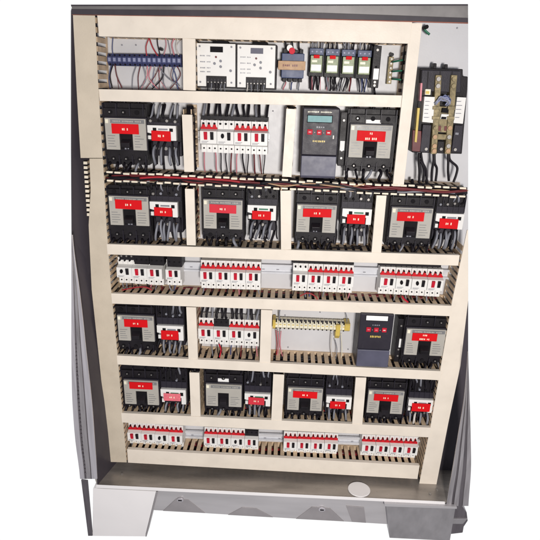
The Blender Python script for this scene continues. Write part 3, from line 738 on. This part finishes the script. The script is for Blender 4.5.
bank('third from the left on the lowest rail', 4, 283.5, 337.5, 431.5, 452, 433.5, 454, 'rrrr', 'rrrr', botw=(at(310, 460, -.03).z, .6))
bank('at the right end of the lowest rail', 4, 361, 416.5, 434.5, 455, 437, 458, 'rrrr', 'rrrr', botw=(at(390, 464, -.03).z, .6))
# middle row, left: three joined plus one separate, without label bands
modular('three-pole breakers in banks of four', 3, 118.5, 163.5, 257, 282.5, 258.5, 285.5, 'www', 'drr',
        ['plain white breaker with black button at the left end of the middle rail', 'plain white breaker with red rocker, second on the middle rail', 'plain white breaker with red rocker left of the dark gap on the middle rail'], botw=(at(140, 290, -.03).z, .8))
modular('three-pole breakers in banks of four', 1, 166.8, 181.8, 259, 284.5, 260, 286, 'w', 'r', ['lone plain white breaker with red rocker standing apart on the middle rail'], botw=(at(174, 292, -.03).z, .8))
for nm, (x0, y0, x1, y1), lb in (('busbar_comb', (201, 116.5, 268.5, 120.0), 'black busbar comb along the top of the second row breaker bank'),
                              ('busbar_comb', (291.5, 261.3, 354, 263.2), 'thin black busbar comb over the bank above the yellow terminals'),
                              ('busbar_comb', (378, 263.8, 441, 266.0), 'thin black busbar comb over the bank at the right middle')):
    a = rect(x0, y0, x1, y1, -0.036)
    b = MB(); b.box(a[0], a[1], -0.038, -0.024, a[2], a[3])
    for k in range(12):
        x = a[0] + (a[1] - a[0]) * (k + .5) / 12; b.box(x - .0012, x + .0012, -0.0365, -0.03, a[2] - .003, a[2] + .0005)
    tag(b.build(nm, M['black'], None, 0.0004), lb, 'busbar')
for (x0, x1, y0, y1, lb) in ((119, 134, 252, 260, 'grey add-on block on top of the leftmost middle rail breaker'), (134, 149, 255, 264.5, 'black add-on block with ribs over the second middle rail breaker'),
                     (149.3, 164, 256, 265.5, 'black add-on block with ribs over the third middle rail breaker'), (166.8, 182, 257, 267, 'black add-on block over the lone middle rail breaker')):
    a = rect(x0, y0, x1, y1, -0.040)
    th = thing('auxiliary_block', lb, 'contact block', Vector(((a[0] + a[1]) / 2, 0, a[2])))
    MB().box(a[0] + .0005, a[1] - .0005, -0.040, -0.008, a[2], a[3]).build('case', M['black'], th, 0.0008)
    for k in range(3):
        x = a[0] + (a[1] - a[0]) * (k + .5) / 3
        MB().cyl((x, -0.0412, a[2] + (a[3] - a[2]) * .5), .0028, 0.001, 10).build('terminal_screw', M['steel'] if x0 < 120 else M['hole'], th)

# ------------------------------------------------------------------ top row devices
def terminal_row(label_f, n, x0, x1, y0, y1, y0r, y1r, mbody, mmark, group, name='terminal_block', railm='rail', low=None, cap=None, mk=0.0):
    for i in range(n):
        f = (i + .5) / n; dx = (x1 - x0) / n; xa = x0 + dx * i
        ya = y0 + (y0r - y0) * f; yb = y1 + (y1r - y1) * f
        a = rect(xa, ya, xa + dx, yb, -0.028); w = a[1] - a[0]; h = a[3] - a[2]
        th = thing(name, label_f, 'terminal', Vector(((a[0] + a[1]) / 2, 0, a[2])), group)
        MB().yz([(-.009, a[2]), (-.022, a[2]), (-.028, a[2] + h * .3), (-.028, a[2] + h * .7), (-.022, a[3]), (-.009, a[3])], a[0] + .0004, a[1] - .0004).build('case', mbody, th, 0.0003)
        MB().box(a[0] + w * .25, a[1] - w * .25, -.0288, -.028, a[2] + h * (.36 + mk), a[2] + h * .66).build('marker', mmark, th)
        if cap: MB().box(a[0] + .0006, a[1] - w * .3, -.0235, -.018, a[3] - h * .10, a[3] + h * .02).build('wire_funnel', cap, th)
        for zz in (.12, .86):
            MB().cyl(((a[0] + a[1]) / 2, -.0258, a[2] + h * zz), w * .2, .002, 8).build('terminal_screw', M['hole'] if low is None else (low if zz < .5 else M['hole']), th)
terminal_row('slim blue rail terminal, one of a row at the upper left', 15, 107, 181.5, 53.5, 65.5, 54.5, 67, M['blue'], M['bluelite'], 'blue terminals in the upper left compartment')
terminal_row('slim yellow rail terminal, one of a strip on bare plate', 17, 274, 346, 320.8, 329.5, 324, 332.5, M['ysoft'], M['yellow'], 'yellow terminals of the strip on bare plate', cap=M['char'], mk=.22)
for (x0, y0, x1, y1, lb) in ((272.5, 320, 275.5, 331, 'dark yellow end clamp at the left of the yellow terminals'), (335.5, 325, 340, 340.5, 'tall yellow clamp hanging below the yellow terminals'), (344.5, 324, 350, 333.5, 'brownish yellow end clamp at the right of the yellow terminals')):
    a = rect(x0, y0, x1, y1, -.03)
    b = MB(); b.yz([(-.006, a[2]), (-.02, a[2]), (-.03, a[2] + (a[3] - a[2]) * .3), (-.03, a[3]), (-.006, a[3])], a[0], a[1])
    b.box(a[0] + .001, a[1] - .001, -.032, -.0295, a[2] + (a[3] - a[2]) * .55, a[3] - .002)
    tag(b.build('end_clamp', M['yellow'], None, .0006), lb, 'clamp')
tw = []
for (pts, m) in [([(113, 37), (112, 48), (113, 55)], 'wblue'), ([(113, 64), (110, 76), (112, 88)], 'wblack'), ([(115, 64), (117, 76), (122, 88)], 'wmaroon'), ([(111, 65), (109, 78), (110, 89)], 'wblue'),
                 ([(149, 38), (146, 47), (147, 56)], 'wred'), ([(149, 38), (153, 48), (158, 56)], 'wred'), ([(147, 66), (147, 76), (141, 89)], 'wpink'), ([(151, 66), (149, 78), (158, 89)], 'wpink'),
                 ([(157, 37), (158, 45), (160, 55)], 'wblack'), ([(160, 66), (155, 76), (146, 89)], 'wmaroon'), ([(164, 65), (162, 78), (152, 89)], 'wblack'), ([(168, 40), (170, 50), (171, 55)], 'wgrey'),
                 ([(175, 37), (172, 45), (174, 55)], 'wpink'), ([(178, 37), (176, 47), (179, 55)], 'wwhite'), ([(172, 66), (176, 76), (178, 89)], 'wblue'), ([(177, 66), (180, 76), (170, 89)], 'wmaroon'), ([(158, 66), (168, 78), (180, 86)], 'wgrey'), ([(143, 66), (146, 80), (140, 89)], 'wgrey')]:
    tw.append((pts, -.024, U(.0011, .0018), M[m]))
for k in range(16):
    x = U(109, 180); x2 = x + U(-7, 7); up_ = R() < .4
    pts = [(x, 55), (x + U(-3, 3), 46), (x2, 37.5)] if up_ else [(x, 65.5), (x + U(-4, 4), 77), (x2, 89.5)]
    if up_ and x < 145: continue
    tw.append((pts, -.022, U(.0007, .0013), M[random.choice(['wgrey', 'wblack', 'wmaroon', 'wpink', 'wwhite', 'wblue'])]))
loosegroup('thin loose wire running to the blue terminals', 'wires of the blue terminals', tw)
loosegroup('thin loose wire running to the yellow terminals', 'wires of the yellow terminals',
           [([(278, 331), (279, 344), (277, 358)], -.022, .0018, M['wpink']), ([(281, 331), (280, 345), (283, 358)], -.022, .0016, M['wpink']), ([(276, 330), (277, 345), (276, 356)], -.02, .0014, M['wred']),
            ([(335, 340), (337, 350), (335, 362)], -.02, .0014, M['wgrey']), ([(332, 333), (331, 348), (333, 362)], -.02, .0015, M['wwhite']), ([(341, 333), (342, 350), (341, 362)], -.02, .0013, M['ysoft']),
            ([(345, 311), (347, 318), (346, 325)], -.02, .0012, M['wgrey']), ([(280, 308), (279, 314), (280, 321)], -.02, .0022, M['wgrey'])])
o = MB().cyl(tuple(at(160.5, 49, -.02)), .004, .012, 10).build('push_button', M['black']); tag(o, 'small black round stud above the blue terminals', 'stud')

# meters
def meter(label, x0, y0, x1, y1, disp):
    Y = -0.040; a = rect(x0, y0, x1, y1, Y); W = a[1] - a[0]; H = a[3] - a[2]
    th = thing('panel_meter', label, 'control module', Vector(((a[0] + a[1]) / 2, 0, a[2])), 'white control modules with push buttons')
    MB().box(a[0] - .003, a[1] + .004, -.034, -.0005, a[2] - .004, a[3] + .002).build('housing', M['black'], th, .001)
    nx0, nx1, nz = a[0] + W * .23, a[0] + W * .77, a[2] + H * .25
    MB().xz([(a[0], a[2]), (nx0, a[2]), (nx0, nz), (nx1, nz), (nx1, a[2]), (a[1], a[2]), (a[1], a[3]), (a[0], a[3])], Y, -.0338).build('front_plate', M['white'], th, .0008)
    MB().box(a[0] + W * .35, a[0] + W * .68, Y - .0008, Y, a[3] - H * .2, a[3] - H * .07).build('display', disp, th)
    for (u, v) in ((.08, .93), (.9, .93), (.08, .1), (.9, .1)): MB().cyl((a[0] + W * u, Y - .0012, a[2] + H * v), .0026, .001, 10).build('corner_screw', M['inkgrey'], th)
    for (u, v, m) in ((.5, .69, 'wmaroon'), (.62, .6, 'wgrey'), (.46, .54, 'wgrey'), (.62, .47, 'wgrey'), (.88, .38, 'wgrey')):
        MB().cyl((a[0] + W * u, Y - .002, a[2] + H * v), .0034 if v < .65 else .0026, .0025, 14).build('push_button', M[m], th, .0004)
    for k, v in enumerate((.7, .56, .42, .33)):
        scribble(a[0] + W * .08, a[0] + W * .36, a[2] + H * v, a[2] + H * (v + .03), Y, (4, 3), 'small_print', M['wgrey'], th)
    b = MB()
    for k in range(6):
        x = nx0 + (nx1 - nx0) * (k + .5) / 6; b.box(x - .0018, x + .0018, -.0362, -.0338, a[2] + .001, nz - H * .06)
    b.build('terminal_strip', M['char'], th)
    for k in range(6):
        x = nx0 + (nx1 - nx0) * (k + .5) / 6
        MB().cyl((x, -.0368, a[2] + H * .10), .0017, .001, 8).build('terminal_screw', M['steel'], th)
        lead(th, (x, -.037, a[2] + H * .08), (x + U(-.006, .006), -.03, a[2] - .022), .0014, M[random.choice(['wgrey', 'wblack', 'wwhite', 'wgrey'])], .006)
    MB().box(a[0] + W * .4, a[0] + W * .78, -.03, -.001, a[3] + .002, a[3] + .008).build('top_plug', M['hole'], th)
    return th
meter('white control module with dark display, left one of the pair', 197, 43.5, 235.3, 86.5, M['hole'])
meter('white control module with faded lilac display, right one of the pair', 237.3, 45, 275, 87.8, M['slate'])
# tan banded contactor
a = rect(281.5, 50, 304, 82, -.036); W = a[1] - a[0]; H = a[3] - a[2]
th = thing('control_relay', 'dark contactor with tan band across it and red tipped knob on top', 'contactor', Vector(((a[0] + a[1]) / 2, 0, a[2])))
b = MB(); b.box(a[0], a[1], -.034, 0, a[2] + H * .12, a[3] - H * .1)
b.build('case', M['navy'], th, .0015)
for k in range(4):
    x = a[0] + W * (.14 + .24 * k)
    MB().box(x - .005, x + .005, -.028, -.002, a[2], a[2] + H * .121).build('lower_lug', M['black'], th, .001)
    MB().box(x - .005, x + .005, -.028, -.002, a[3] - H * .101, a[3] + H * U(.0, .08)).build('upper_lug', M['black'], th, .001)
c = rect(278, 61, 305.5, 70, -.04); MB().box(c[0], c[1], -.040, -.0335, c[2], c[3]).build('tan_band', M['brown'], th, .001)
scribble(c[0] + .012, c[1] - .02, c[2] + .008, c[3] - .008, -.04, (4, 3), 'small_print', M['wmaroon'], th)
c = at(292, 51, -.04); MB().cyl((c.x, -.044, c.z), .008, .012, 16).build('knob', M['red2'], th, .001); MB().cyl((c.x - .006, -.042, c.z + .007), .008, .01, 16).build('knob_collar', M['white'], th, .001)
for k in range(3): lead(th, (a[0] + W * (.2 + .3 * k), -.02, a[3]), (a[0] + W * (.1 + .3 * k), -.02, a[3] + .035), .0022, M['wblack'], .005)
for k in range(3): lead(th, (a[0] + W * (.2 + .3 * k), -.02, a[2]), (a[0] + W * (.1 + .35 * k), -.02, a[2] - .02), .0018, M[['wpink', 'wblue', 'wgrey'][k]], .005)
# four plug-in relays
RELN = ['leftmost of the four small green relays with navy sockets', 'second from left of the four small green relays with navy sockets', 'third from left of the four small green relays with navy sockets', 'rightmost of the four small green relays, next to the black strip']
for i in range(4):
    x0 = 309 + i * 16; y = 48.0 + i * .7
    a = rect(x0, y, x0 + 14.6, y + 28.5, -.034); W = a[1] - a[0]; H = a[3] - a[2]
    th = thing('plug_in_relay', RELN[i], 'relay', Vector(((a[0] + a[1]) / 2, 0, a[2])), 'small green relays')
    MB().box(a[0], a[1], -.020, 0, a[2], a[3] - H * .12).build('socket', M['black'], th, .001)
    MB().box(a[0] + .001, a[1] - .001, -.030, -.0005, a[3] - H * .24, a[3]).build('terminal_head', M['navy'], th, .001)
    MB().box(a[0] + W * .1, a[1] - W * .1, -.036, -.0195, a[2] + H * .14, a[3] - H * .26).build('clear_cover', M['lime'], th, .001)
    MB().box(a[0] + W * .3, a[1] - W * .3, -.0385, -.0355, a[3] - H * .36, a[3] - H * .24).build('test_button', M['red'], th, .0008)
    MB().box(a[0] + W * .16, a[1] - W * .16, -.0366, -.036, a[2] + H * .2, a[2] + H * .42).build('white_label', M['white2'], th)
    MB().box(a[0] + W * .2, a[1] - W * .45, -.0364, -.036, a[2] + H * .5, a[2] + H * .58).build('contact_window', M['ysoft'], th)
    for k in range(3):
        x = a[0] + W * (.2 + .3 * k); MB().cyl((x, -.0306, a[3] - H * .12), .0022, .001, 8).build('terminal_screw', M['bluelite'], th)
        lead(th, (x + .004, -.014, a[3] - .002), (x + U(-.012, .012), -.02, a[3] + .036), U(.001, .002), M[random.choice(['wgrey', 'wwhite', 'wgrey', 'wblack'])], U(.002, .01))
        lead(th, (x + .003, -.010, a[2] + .002), (x + U(-.014, .014), -.02, a[2] - .034), U(.001, .002), M[random.choice(['wgrey', 'wwhite', 'wpink', 'wblack'])], U(.002, .012))
        lead(th, (x, -.022, a[3] - .002), (x + U(-.005, .005), -.02, a[3] + .036), U(.0014, .0026), M[random.choice(['wblack', 'wgrey', 'wblack', 'wgrey'])], U(.002, .01))
        lead(th, (x, -.018, a[2] + .002), (x + U(-.008, .008), -.02, a[2] - .034), U(.0016, .0028), M[random.choice(['wblack', 'wgrey', 'wblack', 'wmaroon', 'wblue'])], U(.002, .012))
# black strip device and earth bar
a = rect(372.5, 45.5, 380.5, 88, -.04); H = a[3] - a[2]
th = thing('fuse_holder', 'tall narrow black fuse block with white label right of the relays', 'fuse block', Vector(((a[0] + a[1]) / 2, 0, a[2])))
MB().box(a[0], a[1], -.036, 0, a[2], a[3]).build('case', M['black'], th, .0012)
c = rect(373.7, 68.5, 379, 79.5, -.041); MB().box(c[0], c[1], -.0372, -.036, c[2], c[3]).build('white_label', M['white2'], th)
for v in (.06, .14, .5, .9): MB().cyl(((a[0] + a[1]) / 2, -.0372, a[2] + H * v), .0032, .0012, 10).build('terminal_screw', M['steel'] if v != .5 else M['hole'], th)
lead(th, (a[0] + .004, -.02, a[3]), (a[0] - .012, -.02, a[3] + .02), .003, M['wblack'], .01); lead(th, (a[1] - .006, -.02, a[2]), (a[1] - .004, -.02, a[2] - .02), .003, M['wblack'], .006)
a = rect(388.5, 56.5, 393.3, 84, -.02)
th = thing('earth_bar', 'upright earth bar with three green wires against the upper right duct', 'earth bar', Vector(((a[0] + a[1]) / 2, 0, a[2])))
MB().box(a[0], a[1], -.014, -.004, a[2], a[3]).build('bar', M['brass'], th, .0008)
for k in range(6): MB().cyl(((a[0] + a[1]) / 2, -.017, a[2] + (a[3] - a[2]) * (k + .5) / 6), .0028, .003, 8).build('clamp_screw', M['steel'], th)
MB().cyl(((a[0] + a[1]) / 2, -.018, a[3] + .005), .0045, .016, 12).build('standoff', M['black'], th)
for y0, y1 in ((62, 60), (71.5, 70.5), (79, 80)):
    p, q = at(392, y0, -.018), at(403, y1, -.03); lead(th, p, q, .0024, M['green'], .01, 0)
for y in (46, 51.5):
    a = rect(400.5, y - 1.5, 406, y + 1.5, -.045)

# ------------------------------------------------------------------ drives
def drive(label, x0, y0, x1, y1, ysplit, dispm, disp, but, yel, title=None, lean=0, white=None):
    Y = -.066; a = rect(x0, y0, x1, y1, Y); W = a[1] - a[0]; H = a[3] - a[2]
    zs = at((x0 + x1) / 2, ysplit, Y).z
    th = thing('motor_drive', label, 'motor drive', Vector(((a[0] + a[1]) / 2, 0, a[2])), 'dark motor drives')
    MB().box(a[0] + .001, a[1] - .001, -.055, 0, a[2], a[3]).build('chassis', M['char'], th, .002)
    MB().box(a[0], a[1], Y, -.0548, zs + .001, a[3] - .001).build('front_cover', M['char'], th, .003)
    MB().yz([(-.0548, a[2]), (Y + .006, a[2]), (Y - .002, a[2] + .006), (Y - .002, zs), (-.0548, zs)], a[0] + .0015, a[1] - .0015).build('terminal_cover', M['slate'], th, .0015)
    r = rect(*disp, Y - .001)
    f = MB().box(r[0] - .002, r[1] + .002, Y - .0006, Y, r[2] - .002, r[3] + .002).build('display_frame', M['hole'], th)
    MB().box(r[0], r[1], Y - .0012, Y - .0006, r[2], r[3]).build('display', dispm, f)
    for k, (bx0, by0, bx1, by1) in enumerate(but):
        r = rect(bx0, by0, bx1, by1, Y - .002)
        o_ = MB().box(r[0], r[1], Y - .0025, Y, r[2], r[3]).build('key', M['rocker'], th, .0008)
        hh = r[3] - r[2]; MB().box(r[0] + (r[1] - r[0]) * .25, r[1] - (r[1] - r[0]) * .25, Y - .0029, Y - .0025, r[2] + hh * .38, r[2] + hh * .6).build('key_symbol', M['wwhite'] if k == 2 else M['wpink'], o_)
    for k in range(2):
        b0, b1 = but[k], but[k + 1]; p = at((b0[2] + b1[0]) / 2, (b0[1] + b0[3]) / 2 + .5, Y - .002); MB().cyl((p.x, Y - .001, p.z), .0013, .001, 8).build('indicator_lamp', M['wpink'], th)
    r = rect(*yel, Y - .001); scribble(r[0], r[1], r[2], r[3], Y, (7,), 'yellow_lettering', M['yellow'], th)
    if title: r = rect(*title, Y - .001); scribble(r[0], r[1], r[2], r[3], Y, (8, 8), 'title_lettering', M['ysoft'], th)
    if white: 
        r = rect(*white, Y - .001); MB().box(r[0], r[1], Y - .0006, Y, r[2], r[3]).build('white_tag', M['wwhite'], th)
    b = MB()
    for k in range(7):
        z = zs + (a[3] - zs) * (.12 + .11 * k); b.box(a[1] - .0008, a[1] + .0006, -.05, -.012, z, z + .004)
    b.build('vent_slot', M['hole'], th)
    # small print line above keys
    cx = (a[0] + a[1]) / 2; zz = at(cx, but[0][1] - 2.2, Y).z
    scribble(cx - W * .12, cx + W * .12, at((x0 + x1) / 2, but[0][1] - 1.8, Y).z - .001, at((x0 + x1) / 2, but[0][1] - 2.8, Y).z, Y, (4,), 'small_print', M['wgrey'], th)
    return th
drive('large dark motor drive with pale teal display and red keys', 301.5, 107.5, 338, 178.5, 156, M['lcd'], (307.8, 115.8, 332, 122.2), [(307.3, 129.3, 312.6, 134.6), (316.8, 130, 321.6, 135), (326, 130.3, 331.3, 135.2)], (312.5, 140.3, 325.5, 142.4), (307.8, 111.3, 332.3, 112.9), white=(332.8, 135.5, 334, 139))
drive('smaller dark motor drive with white blank display and red keys', 358, 313.5, 391.3, 368, 350, M['white2'], (366.3, 316, 388, 320.6), [(366.3, 327.3, 371, 331.8), (374, 327.8, 378.6, 332.2), (382, 328, 386.6, 332.4)], (370, 335.8, 381, 337.8))
# slim aux modules left of the two big breakers
for (x0, y0, x1, y1, tg, lb) in ((339.3, 112, 345.8, 166, (340, 141, 344.5, 150.5), 'slim black side module with white tag beside the large drive'), (396.2, 319, 402.6, 362, (399, 339, 403, 347.5), 'slim black side module with white tag beside the smaller drive')):
    a = rect(x0, y0, x1, y1, -.036); th = thing('side_module', lb, 'contact block', Vector(((a[0] + a[1]) / 2, 0, a[2])))
    MB().box(a[0], a[1], -.036, 0, a[2], a[3]).build('case', M['black'], th, .001)
    r = rect(*tg, -.038); MB().box(r[0], r[1], -.038, -.036, r[2], r[3]).build('white_tag', M['white2'], th)
    for v in (.15, .3, .85): MB().cyl(((a[0] + a[1]) / 2, -.0372, a[2] + (a[3] - a[2]) * v), .003, .0012, 8).build('terminal_screw', M['steel'], th)

# ------------------------------------------------------------------ big contactor at right
YB = -.06
p = at(440, 154, 0)
big = thing('large_contactor', 'big black power contactor with two brass uprights and white side labels', 'contactor', Vector((p.x, 0, at(440, 154, -.03).z)))
def pz(pts, Y, th_, name, m, bev=.001, parent=big): return MB().prism(pts, Y, th_).build(name, m, parent, bev)
pz([(420, 68), (463, 69), (463, 76), (468, 76.5), (467.5, 90), (462, 154), (412, 152.5), (419, 92)], -.035, .034, 'case', M['black'], .002)
pz([(422, 70), (461, 71), (460.5, 93), (420.5, 91)], -.045, .0102, 'arc_chute', M['char'], .0015)
for x in (428, 440, 452): pz([(x, 71.5), (x + .9, 71.5), (x - .6, 92), (x - 1.5, 92)], -.0465, .0017, 'chute_rib', M['black'], .0003)
for x, y in ((435.3, 64.5), (446.5, 65.5)): pz([(x - 1.3, y - 1.5), (x + 1.5, y - 1.2), (x + 1.2, y + 5), (x - 2.2, y + 5)], -.03, .02, 'line_stud', M['black'], .0015)
lw = pz([(424.5, 96.5), (435, 97), (433, 123), (422.3, 122)], -.052, .0172, 'white_label', M['white'], .0008)
rw = pz([(457.3, 97), (466.3, 97.6), (463, 123.8), (453.5, 123)], -.052, .0172, 'white_label', M['white'], .0008)
for ww, xs in ((lw, 424.5), (rw, 455.8)):
    for k in range(5):
        y = 101 + k * 4; x = xs - k * .35
        MB().prism([(x + .8, y), (x + U(4, 7), y + .1), (x + U(4, 7), y + .8), (x + .8, y + .7)], -.0524, .0004).build('print_line', M['wgrey'], ww)
pz([(425.5, 89), (431, 89.2), (430.5, 95), (425, 94.8)], -.0515, .0165, 'yellow_mark', M['ysoft'])
pz([(426, 91), (429.5, 91.2), (429.2, 94), (425.7, 93.8)], -.0525, .001, 'mark_symbol', M['yellow'], 0)
# brass uprights
for (xa, xb) in ((438.8, 434.0), (454.5, 447.8)):
    def X(y): return xa + (xb - xa) * (y - 75) / 79
    pz([(X(75) - 3, 75), (X(75) + 3, 75.2), (X(154) + 2.9, 154.2), (X(154) - 2.9, 154)], -.052, .0171, 'brass_upright', M['brass'], .0012)
    for y in (79, 86, 128, 137, 146, 151):
        c = at(X(y), y, -.054); MB().cyl((c.x, -.0555, c.z), .0058, .0037, 14).build('upright_screw', random.choice([M['steel'], M['brass'], M['brown']]), big, .0006)
    for y in (108, 118):
        pz([(X(y) - 3.8, y - 1.8), (X(y) + 3.8, y - 1.6), (X(y) + 3.6, y + 1.8), (X(y) - 3.9, y + 1.6)], -.0555, .0038, 'clamp_strap', M['brass'], .0006)
pz([(436, 106), (452, 107), (449, 133), (432.5, 131.5)], -.048, .0132, 'armature_plate', M['brass'], .001)
pz([(438, 134), (449, 134.5), (448, 140), (437, 139.5)], -.05, .0152, 'cross_bar', M['brass'], .001)
pz([(442.5, 108), (449, 108.3), (448.3, 113), (441.8, 112.7)], -.0535, .0056, 'armature_slot', M['hole'], .0004)
pz([(441.5, 114), (449, 114.4), (447.8, 119.5), (440.3, 119)], -.054, .0061, 'coil_label', M['white'], .0005)
pz([(441.6, 116.7), (446.5, 117), (446, 119.3), (441, 119)], -.0547, .0007, 'coil_print', M['hole'], 0)
for x in (439.6, 446.2): pz([(x - 1.5, 126), (x + 1.7, 126.2), (x + 1.2, 131), (x - 2, 130.8)], -.0492, .0012, 'armature_slot', M['wmaroon'], .0003)
# crumpled clear wire bundle in the middle
for k in range(9):
    pxtube(big, [(434.5 + U(0, 2), 104 + U(-2, 2)), (438 + U(0, 2), 99 + U(-2, 3)), (444 + U(0, 2), 98 + U(-3, 3)), (449 + U(-1, 2), 102 + U(-4, 3)), (446 + U(-2, 4), 105 + U(-2, 2))], -.056 - U(0, .004), U(.0012, .002), M[random.choice(['wgrey', 'wblue', 'wgrey', 'bluelite'])], 'control_wire', .001)
pz([(447.5, 95), (453, 95.5), (452, 105.5), (447, 104.8)], -.05, .0152, 'control_module', M['slate'], .0006)
# side mounted yellow strip, pinkish strip
pz([(417.5, 108), (420, 108), (416.8, 142.5), (414.6, 142)], -.048, .0135, 'yellow_strip', M['yellow'], .0006)
pz([(420.6, 83), (422.6, 83), (421.4, 101), (419.6, 101)], -.047, .0125, 'pale_strip', M['wpink'], .0006)
pz([(412.8, 130), (421.5, 131), (420.8, 152), (412, 151)], -.044, .0095, 'lower_block', M['wmaroon'], .001)
pz([(423, 124.5), (431.5, 125), (429, 152.5), (420, 152)], -.046, .0115, 'lower_block', M['char'], .001)
pz([(455, 125), (463, 125.5), (460.8, 152), (451.5, 151.5)], -.044, .0095, 'lower_block', M['char'], .001)
pz([(438, 141), (444.5, 141.3), (443.5, 153.6), (437, 153.3)], -.046, .0115, 'lower_block', M['black'], .001)
pz([(455.5, 132.5), (458.8, 132.8), (458.4, 135), (455.2, 134.6)], -.045, .0012, 'pale_mark', M['wgrey'], 0)
for x, y in ((426, 149), (441, 149), (455, 149.5)):
    c = at(x, y, -.046); MB().cyl((c.x, -.048, c.z), .004, .002, 10).build('terminal_screw', M['steel'], big)
for (pts) in ([(419, 153), (419, 162), (419.5, 172), (419, 183)], [(421, 153), (422.5, 162), (426, 170), (427, 182)],
              [(433.5, 153), (433.6, 162), (432, 170), (431.5, 181)], [(434.5, 153), (434.6, 163), (437, 169), (435.5, 181)],
              [(448.3, 153), (448, 162), (448, 172), (449, 181)], [(449, 153), (450, 160), (457, 167), (456.5, 174), (453.5, 182)], [(420, 160), (423, 166), (424.5, 173), (423, 182)]):
    pxtube(big, pts, -.04, .0033, M['wblack'], 'load_cable', .0006)
# clipped cable stub at the upper right of the plate
o = pxtube(None, [(424.5, 29.5), (426, 31.5), (429.5, 34.5)], -.02, .003, M['green'], 'cable_stub'); tag(o, 'short dark green cable stub poking from the upper right duct', 'cable')
c = at(426.3, 27, -.02); o = MB().cyl((c.x, -.024, c.z), .005, .02, 14).build('cable_grommet', M['hole'], None, .001); tag(o, 'small black grommet beside the top of the right duct', 'grommet')

# loose strokes of wire lying over the ducts' fingers
for lb, pts, Y, r, m in (
    ('thin red wire lying over the fingers under the plain white breakers', [(122, 290), (135, 287.5), (145, 287), (152, 290)], -.05, .0018, M['wred']),
    ('thin red wire on the duct below the bank above the yellow terminals', [(300, 296), (308, 293), (316, 297), (318, 303)], -.05, .0016, M['wred']),
    ('pink wire dropping over the duct below the right end breaker bank', [(402, 296), (404, 299), (408, 302)], -.05, .0024, M['rocker']),
    ('pink wire dropping under the black banded modular breaker', [(219, 344), (221, 350), (219.5, 357)], -.045, .0022, M['rocker'])):
    o = pxtube(None, pts, Y, r, m, 'loose_wire'); tag(o, lb, 'wire')

# ------------------------------------------------------------------ light
w = bpy.data.worlds.new('World'); sc.world = w; w.use_nodes = True
nt = w.node_tree; n = nt.nodes; l = nt.links
bg = n['Background']
tc = n.new('ShaderNodeTexCoord'); sp = n.new('ShaderNodeSeparateXYZ'); l.new(tc.outputs['Generated'], sp.inputs[0])
rp = n.new('ShaderNodeValToRGB')
mr = n.new('ShaderNodeMapRange'); mr.inputs['From Min'].default_value = -1; mr.inputs['From Max'].default_value = 1
l.new(sp.outputs['Y'], mr.inputs['Value']); l.new(mr.outputs['Result'], rp.inputs['Fac'])
rp.color_ramp.elements[0].position = 0.0; rp.color_ramp.elements[0].color = (0.24, 0.245, 0.275, 1)
rp.color_ramp.elements[1].position = 0.62; rp.color_ramp.elements[1].color = (1, 1, 1, 1)
e = rp.color_ramp.elements.new(0.45); e.color = (0.22, 0.225, 0.25, 1)
l.new(rp.outputs['Color'], bg.inputs['Color']); bg.inputs['Strength'].default_value = 1.02
def area(loc, target, size, power, col):
    d = bpy.data.lights.new('lamp', 'AREA'); d.size = size; d.energy = power; d.color = col
    o = bpy.data.objects.new('lamp', d); C.objects.link(o); o.location = loc
    o.rotation_euler = (Vector(target) - Vector(loc)).to_track_quat('-Z', 'Y').to_euler(); return o
area((0.30, -2.3, 0.45), (0.05, 0, -0.25), 0.25, 50, (1, 0.95, 0.895))
sc.view_settings.view_transform = 'Standard'; sc.view_settings.look = 'None'; sc.view_settings.exposure = 0
for o in C.objects:
    if '_w' in o: del o['_w']
